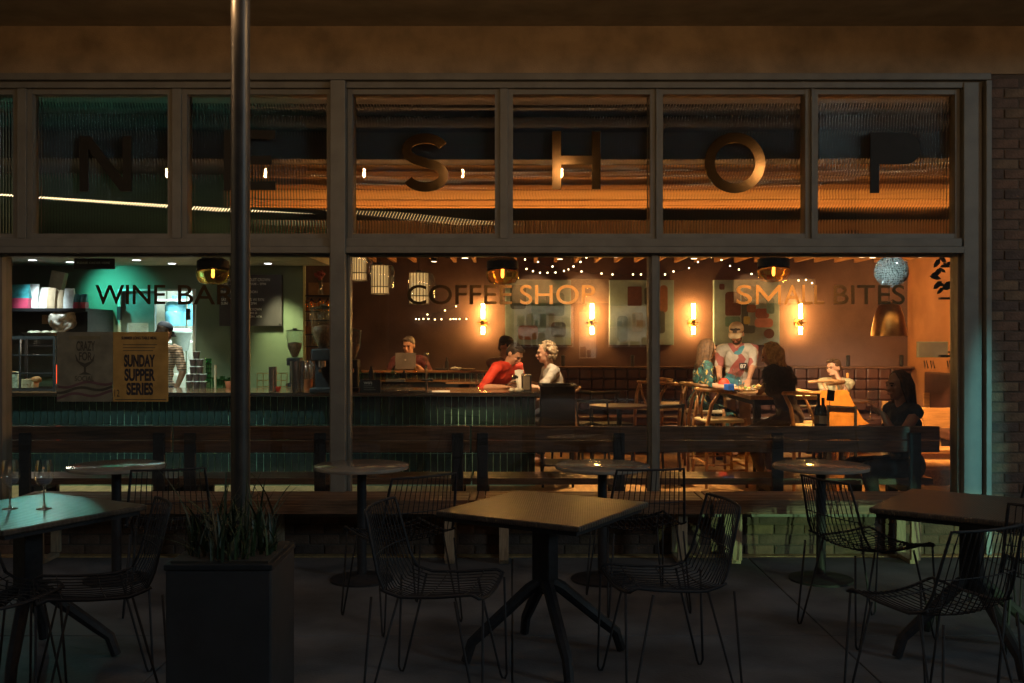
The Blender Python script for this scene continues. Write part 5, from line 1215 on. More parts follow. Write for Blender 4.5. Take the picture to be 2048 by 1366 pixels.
for k, (y0, y1, z) in enumerate(((10.9, 11.3, .30), (10.3, 10.88, .20))):
    for q in range(3):
        w = (y1-y0)/3; b = B(); b.bx(fx(1842, 10.4), 5.4, y0+q*w+.002, y0+(q+1)*w-.002, z-.04, z); b.build('plank', PLY, t, bevel=.003)
    b = B(); b.bx(fx(1842, 10.4), 5.4, y0+.01, y0+.04, 0, z-.041); b.build('riser', WOODT, t)
t = thing('wall_monitor', 'grey wall monitor on a bracket on the terracotta wall', 'monitor', (5.2, 11.9, 1.4))
D = 11.9; b = B(); b.box((fx(1864, D), D, fz(699, D)), (58*D/F, .06, 32*D/F), rz=R(-12)); b.build('case', mat('monitor_pale', (.06, .065, .05), .5), t, bevel=.006)
b = B(); b.box((fx(1864, D)-.006, D-.032, fz(699, D)), (52*D/F, .006, 27*D/F), rz=R(-12)); b.build('screen', mat('screen_grey', (.04, .04, .04), .35), t)
b = B(); b.bar((fx(1880, D), D+.04, fz(705, D)), (5.56, D+.3, fz(705, D)), .03, .03); b.build('bracket', BLACKM, t)
# hanging plant at the right jamb
t = thing('hanging_plant', 'dark leafy plant hanging in the top right window corner', 'plant', (fx(1902, 8.0), 8.0, 2.2))
x = fx(1915, 8.0)
b = B(); b.lathe([(.08, 2.12), (.11, 2.24), (.1, 2.24)], (x+.04, 8.0, 0), 18); b.build('pot', BLACKM, t, smooth=True)
b = B()
for a in (0, 2.1, 4.2): b.cyl((x+.04+.1*math.cos(a), 8+.1*math.sin(a), 2.24), (x+.04, 8, 2.6), .002, n=5)
b.cyl((x+.04, 8, 2.6), (x+.04, 8, 3.7), .002, n=5); b.build('cords', BLACKM, t)
rr = random.Random(5)
for k in range(16):
    px, py = rr.uniform(1880, 1916), rr.uniform(515, 578); px = max(px, 1880+(py-540)*.15); c = Wp(px, py, 8.0+rr.uniform(-.08, .08)); a = rr.uniform(2.2, 4.2); d = Vector((math.cos(a), rr.uniform(-.3, .3), math.sin(a)*.8)); L = rr.uniform(.07, .12)
    sd = d.cross(Vector((0, 1, 0))).normalized()*L*.19
    b = B(); q = [c, c+d*L*.3+sd, c+d*L*.75+sd*.8, c+d*L, c+d*L*.75-sd*.8, c+d*L*.3-sd]
    v = [b.bm.verts.new(z) for z in q]; m1 = b.bm.verts.new(c+d*L*.5+Vector((0, .012, 0)))
    for i in range(6): b.bm.faces.new((v[i], v[(i+1) % 6], m1))
    b.build('leaf', LEAF[1], t)
for k, (px, py) in enumerate(((1893, 597), (1893, 712))):
    p = Wp(px, py, 8.6); b = B(); b.box(p, (.12, .05, .018)).box(p+Vector((.05, .02, -.04)), (.015, .015, .08)); tag(b.build('shelf_bracket', BLACKM), ['black bracket below the hanging plant', 'black bracket beside the wall monitor'][k], 'bracket')
for k, px in enumerate((1853, 1866, 1899)):
    p = Wp(px, 729, 12.6); b = B(); b.tube([p+Vector((-.03, 0, .05)), p+Vector((-.02, 0, -.05)), p+Vector((.0, 0, .05)), p+Vector((.02, 0, -.05))], .008, 6); tag(b.build('coat_hook', BLACKM), ['black coat hook furthest left below the monitor', 'black coat hook directly right of its twin under the monitor', 'black coat hook closest to the window jamb'][k], 'coat hook', 'coat hooks on the terracotta wall')
# small lamp posts on the banquette rail
for k, px in enumerate((1126, 1265, 1696, 1803)):
    D = 13.8; x = fx(px, D); b = B(); b.lathe([(.02, 0), (.028, .03), (.024, .1), (.03, .15), (.01, .16)], (x, D, zt3+.026), 12); tag(b.build('cordless_lamp', BLACKM, smooth=True), ['small unlit black lamp on the banquette behind the curly haired woman', 'small unlit black lamp on the banquette below the centre canvas', 'small unlit black lamp on the banquette right of the chin resting man', 'small unlit black lamp at the banquette corner'][k], 'lamp', 'unlit lamps on the banquette rail')
# ================================================================ PEOPLE
def remesh(parts, vox, name, smooth=4, disp=0):
    bm = bmesh.new()
    for q in parts:
        if q[0] == 's':
            m = Matrix.Translation(q[1])
            if len(q) > 3 and q[3] is not None: m = m @ q[3].to_4x4()
            bmesh.ops.create_icosphere(bm, subdivisions=3, radius=1, matrix=m @ Matrix.Diagonal((*q[2], 1)))
        else:
            t2 = bmesh.new()
            for p, r in ((q[1], q[3]), (q[2], q[4])): bmesh.ops.create_icosphere(t2, subdivisions=2, radius=r, matrix=Matrix.Translation(p))
            res = bmesh.ops.convex_hull(t2, input=t2.verts)
            bmesh.ops.delete(t2, geom=[v for v in t2.verts if not v.link_faces], context='VERTS')
            inside = [f for f in t2.faces if f not in set(res['geom'])]
            keep = set(g for g in res['geom'] if isinstance(g, bmesh.types.BMFace))
            bmesh.ops.delete(t2, geom=[f for f in t2.faces if f not in keep], context='FACES')
            tm = bpy.data.meshes.new('tmp'); t2.to_mesh(tm); t2.free(); bm.from_mesh(tm); bpy.data.meshes.remove(tm)
    bmesh.ops.recalc_face_normals(bm, faces=bm.faces)
    me = bpy.data.meshes.new(name); bm.to_mesh(me); bm.free()
    o = bpy.data.objects.new('tmp', me); COL.objects.link(o)
    md = o.modifiers.new('r', 'REMESH'); md.mode = 'VOXEL'; md.voxel_size = vox
    if smooth: ms = o.modifiers.new('s', 'SMOOTH'); ms.iterations = smooth; ms.factor = .5
    dg = bpy.context.evaluated_depsgraph_get(); dg.update()
    out = bpy.data.meshes.new_from_object(o.evaluated_get(dg)); bpy.data.objects.remove(o); bpy.data.meshes.remove(me)
    if disp:
        for v in out.vertices: v.co += noise.noise_vector(v.co*18)*disp + noise.noise_vector(v.co*45)*disp*.4
    out.polygons.foreach_set('use_smooth', [True]*len(out.polygons)); out.name = name
    return out
def ik(S0, T, l1, l2, pole):
    d = T-S0; L = min(d.length, (l1+l2)*.995); d.normalize(); T = S0+d*L
    a = (l1*l1-l2*l2+L*L)/(2*L); h = math.sqrt(max(0, l1*l1-a*a)); pv = pole-d*pole.dot(d); pv.normalize()
    return S0+d*a+pv*h, T
def person(lab, x, y, zp, yaw, lean=0, side=0, head_yaw=0, head_pitch=0, hands=(None, None), pose='sit', k=1.0, skin=SKIN, shirt=None, sleeve=.55, pants=None, hair=None, hairm=None, hat=None, extra=None, female=False, knee_spread=.12, neckline=True, foot=True):
    yw = R(yaw); d = Vector((math.sin(yw), -math.cos(yw), 0)); l = Vector((math.cos(yw), math.sin(yw), 0)); up = Vector((0, 0, 1))
    P = Vector((x, y, zp)); sp = (up*math.cos(R(lean))+d*math.sin(R(lean))+l*math.tan(R(side))).normalized()
    fw = (d*math.cos(R(lean))-up*math.sin(R(lean))).normalized()
    sw = (.175 if female else .195)*k
    chest = P+sp*.30*k; neck = P+sp*.50*k; sh = [P+sp*.455*k+l*s*sw for s in (1, -1)]
    hy = yw+R(head_yaw); hd = Vector((math.sin(hy), -math.cos(hy), 0)); hl = Vector((math.cos(hy), math.sin(hy), 0))
    hf = (hd*math.cos(R(head_pitch))-up*math.sin(R(head_pitch))).normalized(); hu = hf.cross(-hl).normalized()
    if hu.z < 0: hu = -hu
    H = neck+sp*.075*k+up*.085*k+hf*.03*k
    M = Matrix((hl, -hf, hu)).transposed()          # head frame: x left, -y front, z up
    def hp(a, b, c): return H+M @ Vector((a, b, c))*k
    t = thing('person', lab, 'person', (x, y, 0), 'people in the shop')
    body = [('s', hp(0, .005, .02), (.074*k, .093*k, .098*k), M), ('s', hp(0, -.022, -.045), (.056*k, .064*k, .07*k), M), ('s', hp(0, -.06, -.088), (.026*k, .022*k, .02*k), M),
            ('c', hp(0, -.088, .012), hp(0, -.108, -.026), .009*k, .015*k), ('s', hp(0, -.082, .03), (.05*k, .018*k, .012*k), M), ('s', hp(0, -.086, -.058), (.022*k, .012*k, .009*k), M),
            ('s', hp(.036, -.072, -.02), (.02*k, .018*k, .018*k), M), ('s', hp(-.036, -.072, -.02), (.02*k, .018*k, .018*k), M),
            ('s', hp(.077, .012, -.008), (.01*k, .02*k, .031*k), M), ('s', hp(-.077, .012, -.008), (.01*k, .02*k, .031*k), M),
            ('c', neck-sp*.03*k, H-hu*.05*k+hf*-.015*k, .058*k, .052*k)]
    tor = []
    T3 = Matrix((l, -fw, sp)).transposed()
    g = 1.0
    tor += [('s', P+sp*.33*k+fw*.0, (.165*k*g, .108*k, .17*k), T3), ('s', P+sp*.17*k, (.14*k if not female else .128*k, .10*k, .15*k), T3), ('s', P+sp*.02*k, (.168*k, .118*k, .125*k), T3),
            ('c', sh[0]-l*.03*k, sh[1]+l*.03*k, .062*k, .062*k), ('c', neck-sp*.01*k, sh[0], .045*k, .05*k), ('c', neck-sp*.01*k, sh[1], .045*k, .05*k)]
    if female: tor += [('s', P+sp*.31*k+fw*.085*k+l*.07*k, (.07*k, .06*k, .07*k), T3), ('s', P+sp*.31*k+fw*.085*k-l*.07*k, (.07*k, .06*k, .07*k), T3)]
    body += [(q[0], q[1], tuple(v*.93 for v in q[2]), q[3]) if q[0] == 's' else (q[0], q[1], q[2], q[3]*.92, q[4]*.92) for q in tor]
    sl = []
    for i, s in enumerate((1, -1)):
        S0 = sh[i]; T = hands[i] if hands[i] is not None else P+sp*.02*k+l*s*.24*k+fw*.22*k-up*.02
        E, Wt = ik(S0, Vector(T), .285*k, .255*k, (-up*.75+l*s*.6-d*.35))
        body += [('c', S0, E, .047*k, .039*k), ('c', E, Wt, .041*k, .027*k)]
        fd = (Wt-E).normalized(); hdn = Vector((fd.x, fd.y, min(fd.z, -.05) if fd.z > -.9 else fd.z)).normalized() if fd.z > -.5 else fd
        a = (fd+hdn).normalized(); pn = a.cross(l*s); pn = pn.normalized() if pn.length > .1 else up; lat = a.cross(pn).normalized()
        if lat.dot(l*s) > 0: lat = -lat
        palm = Wt+a*.045*k
        body += [('s', palm, (.017*k, .042*k, .05*k), Matrix((pn, lat, a)).transposed())]
        dn = pn if pn.z < 0 else -pn
        for f, (off, ln) in enumerate(((.029, .062), (.010, .072), (-.010, .067), (-.028, .052))):
            b0 = palm+a*.038*k+lat*off*k; b1 = b0+a*ln*.55*k+dn*.006*k; b2 = b1+(a*.75+dn*.6).normalized()*ln*.5*k
            body += [('c', b0, b1, .0095*k, .0088*k), ('c', b1, b2, .0088*k, .0075*k)]
        b0 = palm-a*.015*k+lat*.03*k; b1 = b0+(a*.6+lat*.7).normalized()*.035*k; b2 = b1+(a*.9+lat*.2+dn*.3).normalized()*.03*k
        body += [('c', b0, b1, .011*k, .0095*k), ('c', b1, b2, .0095*k, .008*k)]
        if shirt is not None and sleeve > 0:
            u = min(1, sleeve*2) ; sl.append(('c', S0, S0.lerp(E, min(1, u)), .06*k, .056*k if u < 1 else .052*k))
            if sleeve > .5: v = (sleeve-.5)*2; sl += [('c', E, E.lerp(Wt, v), .052*k, .046*k-.008*v*k)]
    lg = []
    for s in (1, -1):
        hip = P+l*s*.09*k-up*.01*k
        if pose == 'sit':
            kn = hip+d*.43*k+l*s*(knee_spread-.09)*k+up*.02*k; an = kn-up*.42*k+d*(-.06)*k
        elif pose == 'perch':
            kn = hip+d*.38*k+l*s*(knee_spread-.09)*k-up*.14*k; an = kn-up*.40*k-d*.12*k
        else:
            kn = Vector((hip.x, hip.y, zp*.53))+d*.03; an = Vector((hip.x, hip.y, .09))+l*s*.03
        toe = an+d*.16*k-up*.05*k
        body += [('c', hip, kn, .078*k, .052*k), ('c', kn, an, .05*k, .033*k), ('c', an-up*.03*k-d*.03*k, toe, .036*k, .026*k)]
        lg += [('c', hip, kn, .094*k, .066*k), ('c', kn, an+up*.05*k, .064*k, .052*k)]
    me = remesh(body, .0085, 'body', 3); o0 = WP[t.name]
    def fin(me, name, m, par=t):
        for v in me.vertices: v.co -= o0
        return link(name, me, m, par)
    bo = fin(me, 'body', skin)
    for s in (1, -1):
        b = B(); b.ball(hp(s*.031, -.086, .008), (.0125*k, .007*k, .0075*k), 2, M); b.build('eye', mat('eye_dark', (.025, .018, .015), .25), t, smooth='all')
        b = B(); b.tube([hp(s*.014, -.094, .024), hp(s*.032, -.092, .031), hp(s*.05, -.08, .025)], .0045*k, 5); b.build('eyebrow', hairm or mat('brow_brown', (.06, .035, .02), .8), t, smooth='all')
    b = B(); b.tube([hp(-.022, -.094, -.058), hp(0, -.1, -.057), hp(.022, -.094, -.058)], .005*k, 6); b.build('lips', mat('lip', (.36, .12, .09), .5), t, smooth='all')
    if shirt is not None:
        top = [('s', q[1], tuple(v*1.06 for v in q[2]), q[3]) if q[0] == 's' else (q[0], q[1], q[2], q[3]*1.12, q[4]*1.12) for q in tor]
        me = remesh(top+sl, .011, 'shirt', 3, disp=.010); fin(me, 'shirt', shirt)
    if pants is not None:
        me = remesh(lg+[('s', P, (.18*k, .132*k, .12*k), T3)], .012, 'trousers', 3, disp=.005); fin(me, 'trousers', pants)
    ctx = dict(t=t, H=H, M=M, hp=hp, k=k, P=P, sp=sp, l=l, d=d, fw=fw, sh=sh, neck=neck, T3=T3, fin=fin, up=up)
    if hair == 'short':
        me = remesh([('s', hp(0, .022, .038), (.082*k, .092*k, .088*k), M), ('s', hp(0, .05, -.01), (.074*k, .055*k, .07*k), M), ('s', hp(0, -.05, .095), (.06*k, .04*k, .025*k), M)], .009, 'hair', 2, disp=.008); fin(me, 'hair', hairm)
    elif hair == 'curly':
        rr = random.Random(9); L = [('s', hp(0, .03, .04), (.088*k, .095*k, .092*k), M)]
        for q in range(110):
            a = rr.uniform(0, 6.28); e = rr.uniform(-.75, 1.0); v = Vector((math.cos(a)*math.sqrt(max(0, 1-e*e)), math.sin(a)*math.sqrt(max(0, 1-e*e)), e))
            if v.y < -.35 and v.z < .5: continue
            L.append(('s', hp(v.x*.105, .025+v.y*.11, .02+v.z*.115), (.02*k,)*3, None))
        me = remesh(L, .007, 'hair', 1, disp=.006); fin(me, 'hair', hairm)
    elif hair == 'long':
        rr = random.Random(int(abs(x)*100)); b = B()
        n = 120
        for q in range(n):
            a = R(-28+236*q/(n-1)); rr2 = rr.uniform(.9, 1.08); ca, sa = math.cos(a), math.sin(a)
            root = hp(rr.uniform(-.012, .012), .0+.03*rr.uniform(-1, 1.2), .122)
            p1 = hp(ca*.070*rr2, sa*.075+.012, .085); p2 = hp(ca*.096*rr2, sa*.10+.018, .0); dn = H+M @ Vector((ca*.098*rr2, max(sa, -.1)*.10+.03, 0))*k
            p3 = dn-up*.13*k+l*0; ln = rr.uniform(.22, .36)*k
            p4 = dn-up*ln-d*.02*k+(dn-H)*.12
            b.tube([root, p1, p2, p3, p4], [.010*k, .0135*k, .013*k, .0115*k, .004*k], 5)
        o = b.build('hair', hairm, t, smooth='all')
        me = remesh([('s', hp(0, .02, .035), (.079*k, .095*k, .09*k), M), ('s', hp(0, .05, -.03), (.07*k, .055*k, .08*k), M)], .012, 'hair_base', 2); fin(me, 'hair_base', hairm)
    if hat == 'cap':
        hm, bmx = ctx_hat
        prof = [(.086*k, 0), (.088*k, .02*k), (.084*k, .05*k), (.066*k, .078*k), (.035*k, .092*k), (.006*k, .095*k)]
        MM = Matrix((hl*1.0, -hf*1.12, hu)).transposed()
        b = B(); b.lathe(prof, hp(0, .012, .048), 28, M=MM); b.build('cap_crown', hm, t, smooth='all')
        b = B(); 
        V0 = [b.bm.verts.new(hp(.08*math.sin(R(a)), -.075-.01*math.cos(R(a))+.012+.0, .052)) for a in range(-80, 81, 16)]
        V1 = [b.bm.verts.new(hp(.085*math.sin(R(a)), -.06-.11*math.cos(R(a)), .040-.010*abs(math.sin(R(a)))-.008)) for a in range(-80, 81, 16)]
        V2 = [b.bm.verts.new(hp(.085*math.sin(R(a)), -.06-.11*math.cos(R(a)), .034-.010*abs(math.sin(R(a)))-.008)) for a in range(-80, 81, 16)]
        V3 = [b.bm.verts.new(hp(.08*math.sin(R(a)), -.075-.01*math.cos(R(a))+.012, .046)) for a in range(-80, 81, 16)]
        for i in range(10):
            for A_, C_ in ((V0, V1), (V1, V2), (V2, V3)): b.bm.faces.new((A_[i], A_[i+1], C_[i+1], C_[i]))
        b.build('cap_brim', hm, t, smooth=True)
        if bmx is not None:
            b = B(); b.box(hp(0, -.088, .085), (.05*k, .006, .04*k), rot=M @ Matrix.Rotation(R(-22), 3, 'X')); b.build('cap_badge', bmx, t, bevel=.002)
    return t, ctx
DARKH = mat('dark_hair', (.03, .02, .014), .5, var=.4, scale=30); GREYH = mat('greying_hair', (.10, .08, .065), .6, var=.4, scale=40)
BROWNH = mat('brown_hair', (.06, .032, .015), .65, var=.4, scale=30, spec=.2); BLONDH = mat('blonde_hair', (.40, .26, .11), .4, var=.35, scale=30); CURLH = mat('curly_ash_hair', (.20, .135, .075), .55, var=.45, scale=30)
DENIM = mat('dark_trousers', (.03, .032, .045), .8, var=.2, scale=20); KHAKI = mat('khaki_trousers', (.24, .17, .10), .8)
def cloth(n, c, **kw): return mat(n, c, .8, var=.18, scale=14, bump=.25, bscale=70, **kw)
# 1 bartender, seen from behind, navy cap, beige striped shirt
ctx_hat = (cloth('navy_cap', (.022, .035, .06)), None)
D = 11.75
m = cloth('striped_shirt', (.46, .34, .24)); nt_ = m.node_tree; pr = nt_.nodes['Principled BSDF']; tcx = nt_.nodes.new('ShaderNodeTexCoord'); wv = nt_.nodes.new('ShaderNodeTexWave'); wv.bands_direction = 'Z'; wv.inputs['Scale'].default_value = 11
rmp = nt_.nodes.new('ShaderNodeValToRGB'); rmp.color_ramp.elements[0].position = .75; rmp.color_ramp.elements[0].color = (.47, .34, .24, 1); rmp.color_ramp.elements[1].position = .85; rmp.color_ramp.elements[1].color = (.06, .05, .05, 1)
nt_.links.new(tcx.outputs['Object'], wv.inputs[0]); nt_.links.new(wv.outputs['Fac'], rmp.inputs[0]); nt_.links.new(rmp.outputs[0], pr.inputs['Base Color'])
person('person seen from behind in a navy cap and striped shirt at the bar', fx(322, D), D, .93, 172, 3, 0, -20, 22, (Vector((fx(300, D), 12.05, 1.0)), Vector((fx(352, D), 11.72, .90))), 'stand', 1.0, SKIN2, m, .42, DENIM, 'short', DARKH, 'cap')
# 2 man with laptop
D = 13.42
person('grey haired man in a dark red shirt typing on the laptop', fx(821, D), D, .775, -6, 8, 0, -8, 14, (Vector((fx(838, 13.2), 13.2, 1.135)), Vector((fx(790, 13.2), 13.2, 1.135))), 'sit', 1.0, SKIN, cloth('dark_red_shirt', (.13, .035, .035)), .5, DENIM, 'short', GREYH)
st = thing('bar_stool', 'dark bar stool under the man with the laptop', 'stool', (fx(821, D), D+.04, 0))
b = B(); b.lathe([(.18, .66), (.19, .69), (.17, .70)], (fx(821, D), D+.04, 0), 20); b.build('seat', BLACKM, st, smooth=True)
for k in range(4): a = R(45+90*k); b = B(); b.cyl((fx(821, D)+.13*math.cos(a), D+.04+.13*math.sin(a), .66), (fx(821, D)+.22*math.cos(a), D+.04+.22*math.sin(a), 0), .014, n=8); b.build('leg', BLACKM, st)
# 3 server in red leaning over the counter
D = 11.62
person('server in a bright red polo shirt leaning over the bar with head bowed', fx(972, D), D, .88, 50, 46, 0, 0, 40, (Vector((fx(1048, 11.35), 11.45, 1.0)), Vector((fx(1006, 11.0), 11.05, .985))), 'stand', 1.0, SKIN, RED, .5, DENIM, 'short', DARKH)
# 4 person in a hat behind the server
ctx_hat = (cloth('black_hat', (.018, .016, .016)), None)
D = 12.75
t, c = person('person in a black brimmed cap and brown jacket half hidden behind the server', fx(1004, D), D, .76, 30, 6, 0, 20, 10, (None, Vector((fx(1050, 12.3), 12.35, .80))), 'sit', 1.0, SKIN2, cloth('brown_jacket', (.11, .05, .03)), .95, DENIM, 'short', DARKH, 'cap')
# 5 curly haired woman
D = 11.95
person('woman with curly ash hair and a light grey T-shirt facing left', fx(1119, D), D, .69, -76, 14, 0, -6, 4, (Vector((fx(1040, 11.75), 11.7, .985)), Vector((fx(1046, 12.0), 12.2, 1.0))), 'perch', 1.02, SKIN, cloth('light_grey_tshirt', (.40, .36, .31)), .40, DENIM, 'curly', CURLH, female=True)
t = thing('arm_chair', 'dark wooden armchair of the curly haired woman with pale arm rests', 'chair', (fx(1110, 12.05), 12.05, 0))
x, y = fx(1116, 12.05), 12.05
b = B(); b.box((x, y, .56), (.46, .46, .05)); b.build('seat', BLACKM, t, bevel=.015)
for sx in (-1, 1):
    b = B(); b.tube([(x-.26, y+sx*.25, .79), (x-.05, y+sx*.26, .83), (x+.22, y+sx*.25, .90)], [.016, .024, .018], 8); b.build('arm_rest', mat('walnut', (.22, .11, .06), .25), t, smooth='all')
    for xx in (-.2, .22): b = B(); b.cyl((x+xx, y+sx*.24, 0), (x+xx*.95, y+sx*.25, .80), .017, n=8); b.build('leg', MATS['walnut'], t, smooth=True)
b = B(); b.tube([(x+.22, y-.25, .9), (x+.27, y, .93), (x+.22, y+.25, .9)], .02, 8); b.build('back_rail', MATS['walnut'], t, smooth='all')
# 6 woman in green patterned dress
m = cloth('green_floral_dress', (.012, .05, .042)); nt_ = m.node_tree; pr = nt_.nodes['Principled BSDF']; tcx = nt_.nodes.new('ShaderNodeTexCoord'); vo = nt_.nodes.new('ShaderNodeTexVoronoi'); vo.inputs['Scale'].default_value = 9
rmp = nt_.nodes.new('ShaderNodeValToRGB'); cr = rmp.color_ramp; cr.interpolation = 'CONSTANT'; cr.elements[0].color = (.012, .045, .04, 1); cr.elements[1].position = .5; cr.elements[1].color = (.02, .10, .09, 1)
for p_, c_ in ((.68, (.01, .02, .03, 1)), (.82, (.35, .22, .04, 1)), (.9, (.42, .09, .03, 1)), (.95, (.30, .33, .25, 1))): e = cr.elements.new(p_); e.color = c_
sx_ = nt_.nodes.new('ShaderNodeSeparateColor'); mpn = nt_.nodes.new('ShaderNodeTexNoise'); mpn.inputs['Scale'].default_value = 6
nt_.links.new(tcx.outputs['Object'], mpn.inputs[0]); nt_.links.new(mpn.outputs['Color'], vo.inputs[0]); nt_.links.new(vo.outputs['Color'], sx_.inputs[0]); nt_.links.new(sx_.outputs[0], rmp.inputs[0]); nt_.links.new(rmp.outputs[0], pr.inputs['Base Color'])
vo.inputs['Scale'].default_value = 14
D = 11.62
person('brown haired woman in a dark green floral dress sitting at the high table', fx(1398, D), D, .765, 95, 8, 0, 10, 8, (Vector((2.5, 11.75, .97)), Vector((2.48, 11.3, .96))), 'perch', .97, SKIN, m, .5, m, 'long', BROWNH, female=True)
# 7 standing man, tan cap, colourful shirt
m = cloth('colour_block_shirt', (.6, .55, .48)); nt_ = m.node_tree; pr = nt_.nodes['Principled BSDF']; tcx = nt_.nodes.new('ShaderNodeTexCoord'); vo = nt_.nodes.new('ShaderNodeTexVoronoi'); vo.inputs['Scale'].default_value = 5.5
rmp = nt_.nodes.new('ShaderNodeValToRGB'); cr = rmp.color_ramp; cr.interpolation = 'CONSTANT'; cr.elements[0].color = (.46, .43, .38, 1); cr.elements[1].position = .36; cr.elements[1].color = (.07, .25, .33, 1)
for p_, c_ in ((.52, (.44, .42, .40, 1)), (.70, (.12, .16, .30, 1)), (.82, (.34, .10, .09, 1))): e = cr.elements.new(p_); e.color = c_
sx_ = nt_.nodes.new('ShaderNodeSeparateColor')
nt_.links.new(tcx.outputs['Object'], vo.inputs[0]); nt_.links.new(vo.outputs['Color'], sx_.inputs[0]); nt_.links.new(sx_.outputs[1], rmp.inputs[0]); nt_.links.new(rmp.outputs[0], pr.inputs['Base Color'])
ctx_hat = (cloth('tan_cap', (.50, .38, .23)), cloth('cap_patch', (.10, .08, .06)))
D = 12.98
t, c = person('bearded man in a tan cap and colourful shirt numbered 87 standing at the table', fx(1475, D), D, .93, -14, 21, 0, -10, 28, (Vector((fx(1496, 12.3), 12.3, .955)), Vector((fx(1440, 12.4), 12.42, .955))), 'stand', 1.06, SKIN, m, .46, KHAKI, 'short', DARKH, 'cap')
hp = c['hp']; M = c['M']
me = remesh([('s', hp(0, -.045, -.075), (.058, .05, .045), M), ('s', hp(.05, -.02, -.05), (.018, .03, .05), M), ('s', hp(-.05, -.02, -.05), (.018, .03, .05), M), ('s', hp(0, -.092, -.043), (.032, .01, .008), M)], .008, 'beard', 2, disp=.005); c['fin'](me, 'beard', DARKH)
q = c['P']+c['sp']*.30+c['fw']*.128+c['l']*.075; n87 = c['fw']
rot = Matrix((c['l'], -c['fw'], c['sp'])).transposed()
b = B(); b.box(q, (.095, .016, .085), rot=rot); pa = b.build('number_patch', cloth('patch_black', (.02, .02, .03)), t)
cu = bpy.data.curves.new('t', 'FONT'); cu.body = '87'; cu.size = .075; cu.align_x = 'CENTER'; cu.align_y = 'CENTER'; cu.offset = .001; ob = bpy.data.objects.new('t', cu); COL.objects.link(ob)
dg = bpy.context.evaluated_depsgraph_get(); dg.update(); me = bpy.data.meshes.new_from_object(ob.evaluated_get(dg)); bpy.data.objects.remove(ob)
for v in me.vertices: v.co = q+c['fw']*.0095+c['l']*v.co.x*1.0+c['sp']*v.co.y-WP[t.name]
me.materials.clear(); link('lettering', me, WHITE, t)
# watch
w0 = Vector((fx(1499, 12.36), 12.36, .985)); 
# 8 woman in fur vest
D = 9.85
FUR = cloth('black_fur', (.018, .015, .014))
t, c = person('blonde woman in a shaggy black fur vest leaning towards the high table', fx(1580, D), D, .735, -128, 16, 0, 15, 22, (Vector((2.60, 10.4, .97)), Vector((2.68, 10.55, .97))), 'perch', 1.0, SKIN2, cloth('dark_brown_dress', (.03, .02, .018)), 0, cloth('dark_brown_skirt', (.045, .028, .024)), 'long', BLONDH, female=True)
L = [('s', c['P']+c['sp']*.37, (.185, .155, .15), c['T3']), ('c', c['sh'][0]-c['l']*.05, c['sh'][1]+c['l']*.05, .105, .105), ('s', c['neck']-c['d']*.05-c['up']*.03, (.12, .09, .06), c['T3'])]
me = remesh(L, .014, 'fur_vest', 2, disp=.012); fv = c['fin'](me, 'fur_vest', FUR)
b = B(); rr = random.Random(2); o0 = WP[t.name]
for pl_ in me.polygons:
    if rr.random() < .5:
        n = pl_.normal; p = pl_.center+o0; d_ = (n*.6+Vector((rr.uniform(-.5, .5), rr.uniform(-.5, .5), -.7+rr.uniform(-.4, .4)))).normalized(); s_ = d_.cross(n); s_ = s_.normalized()*.004 if s_.length > .01 else Vector((.004, 0, 0)); ln = rr.uniform(.02, .05)
        v = [b.bm.verts.new(z) for z in (p-s_, p+s_, p+d_*ln)]; b.bm.faces.new(v)
o = b.build('fur_tufts', FUR, fv); o['kind'] = 'stuff'
# 9 man resting chin
D = 13.1
person('young man in a pale olive T-shirt resting his chin on his hand', fx(1676, D), D, .50, -38, 10, 0, -22, 8, (Vector((fx(1672, 12.83), 12.83, 1.06)), Vector((fx(1660, 12.65), 12.65, .77))), 'sit', .98, SKIN, cloth('pale_olive_tshirt', (.40, .37, .24)), .40, DENIM, 'short', BROWNH)
# 10 woman on the bench with a wine glass
D = 7.9
t, c = person('long haired woman in a dark top on the long bench holding a wine glass', fx(1812, D), D, .52, -75, 4, 0, 0, 4, (Vector((fx(1752, 8.0), 7.85, .93)), Vector((fx(1748, 8.05), 8.2, .80))), 'sit', .97, SKIN2, cloth('black_sleeveless_top', (.02, .018, .018)), .0, DENIM, 'long', BROWNH, female=True)
o = dup(wg, (fx(1752, 7.85)-.05, 7.85, fz(840, 7.85)), 0, 'glass of wine held up by the woman on the long bench', 1.15); o.rotation_euler = (0, R(9), 0)
# ================================================================ ACROSS THE STREET (seen only as reflections in the glass)
opp = thing('shop_opposite', 'dark brick shop across the street with lit display windows', 'shop', (2, -12, 0))
YO = -12.0
wins2 = [(.05, 1.65, 1.25, 2.36), (1.78, 2.25, .95, 2.2), (2.55, 3.75, 1.25, 2.36)]
xs = [-14, .05, 1.65, 1.78, 2.25, 2.55, 3.75, 18]
b = B()
b.bx(-26, .05, YO-.3, YO, 0, 14).bx(1.65, 1.78, YO-.3, YO, 0, 14).bx(2.25, 2.55, YO-.3, YO, 0, 14).bx(3.75, 30, YO-.3, YO, 0, 14)
for a, c_, z0, z1 in wins2: b.bx(a, c_, YO-.3, YO, 0, z0).bx(a, c_, YO-.3, YO, z1, 14)
b.build('wall', BRICK[3], opp)
b = B(); b.bx(-.2, 4.2, YO-3, YO-2.9, 0, 3).bx(-.2, 4.2, YO-2.9, YO-.31, 2.7, 2.75).bx(-.2, -.1, YO-2.9, YO-.31, 0, 2.7).bx(4.1, 4.2, YO-2.9, YO-.31, 0, 2.7); b.build('room', mat('shop_room', (.55, .52, .45), .7), opp)
b = B(); b.bx(.8, 3.2, YO-1.8, YO-1.5, 2.66, 2.69); b.build('ceiling_lamp', emis('opposite_lamp', (1, .93, .78), 150), opp)
rr = random.Random(11)
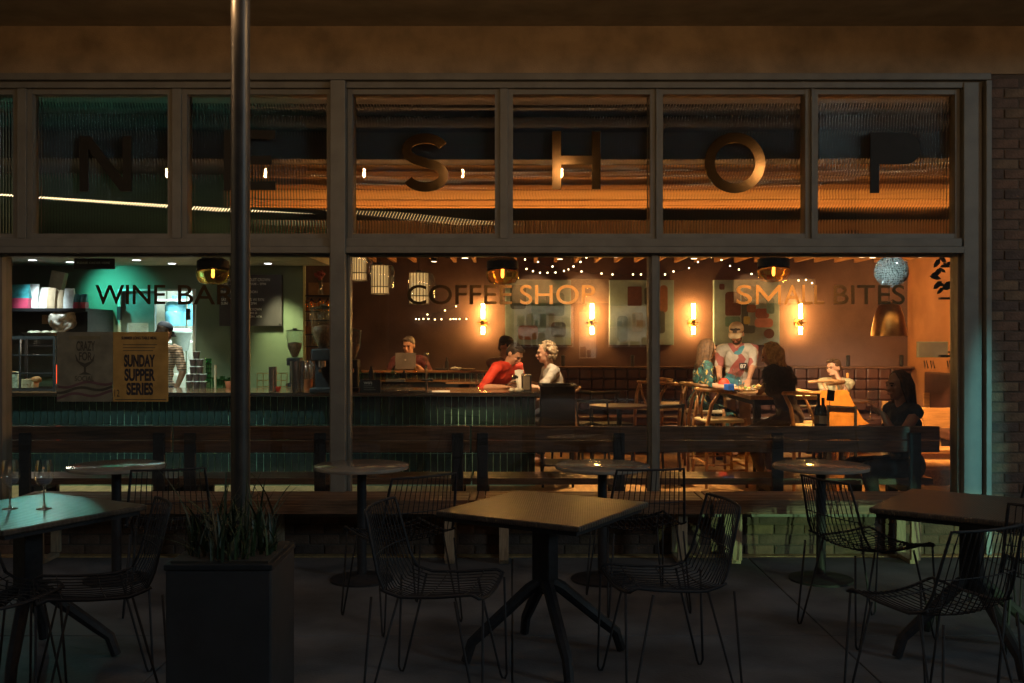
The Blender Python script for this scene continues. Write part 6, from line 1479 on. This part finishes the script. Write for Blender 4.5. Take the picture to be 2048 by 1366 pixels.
for a, c_, z0, z1 in wins2:
    for z in (z0+.02, z0+(z1-z0)*.5):
        b = B(); b.bx(a, c_, YO-1.2, YO-.6, z-.03, z); b.build('shelf', WHITE, opp)
        x = a+.08
        while x < c_-.1:
            w = rr.uniform(.08, .3); h = rr.uniform(.12, .42)
            col = rr.choice([(.6, .58, .5), (.1, .14, .16), (.25, .2, .38), (.6, .5, .15), (.5, .06, .04), (.3, .4, .38), (.05, .05, .06)])
            b = B(); b.box((x+w/2, YO-.9, z+h/2+.001), (w*.9, .2, h)); b.build('goods', mat('goods_%d' % int(sum(col)*100), col, .6), opp, bevel=.02)
            x += w+.03
b = B(); b.bx(0.0, 2.55, YO+.02, YO+.14, 2.42, 3.05); b.build('added_lit_board', mat('lit_board_cream', (.62, .44, .25), .7), opp)  # lit boards added so SHOP and SMALL mirror something bright
b = B(); b.bx(5.85, 8.0, YO+.02, YO+.14, 2.42, 3.05); b.build('added_lit_board', MATS['lit_board_cream'], opp)
for xx in (.6, 1.9, 6.3, 7.5):
    b = B(); b.tube([(xx, YO+.01, 3.3), (xx, YO+.35, 3.4), (xx, YO+.5, 3.3)], .012, 6).lathe([(.02, .06), (.09, -.02)], (xx, YO+.5, 3.26), 14, cap=False); b.build('added_board_lamp', BLACKM, opp)
    lamp('added_board_light', 'SPOT', (xx, YO+.5, 3.24), 120, (1, .62, .3), (xx, YO+.1, 2.7), .03, 110, .6)  # light added for the boards that the gold letters mirror
# headlight of a vehicle stopped in the road: lights the right jamb and base wall
lamp('added_street_fill', 'POINT', (14, -4, 6.2), 1000, (.62, .90, 1.0), None, 1.2)  # unseen fill light added to lift the dark ground and frontage
h1 = lamp('headlight_lamp', 'SPOT', (7.6, -6.5, .70), 2900, (.56, 1.0, .44), (2.55, 7.15, .14), .05, 4.2, .2)
h1.scale = (2.7, .62, 1)
h2 = lamp('headlight_lamp', 'SPOT', (8.6, -6.5, .70), 2700, (.30, 1.0, .95), (3.36, 7.1, .62), .05, 4.0, .7)
h2.scale = (.34, 2.2, 1)
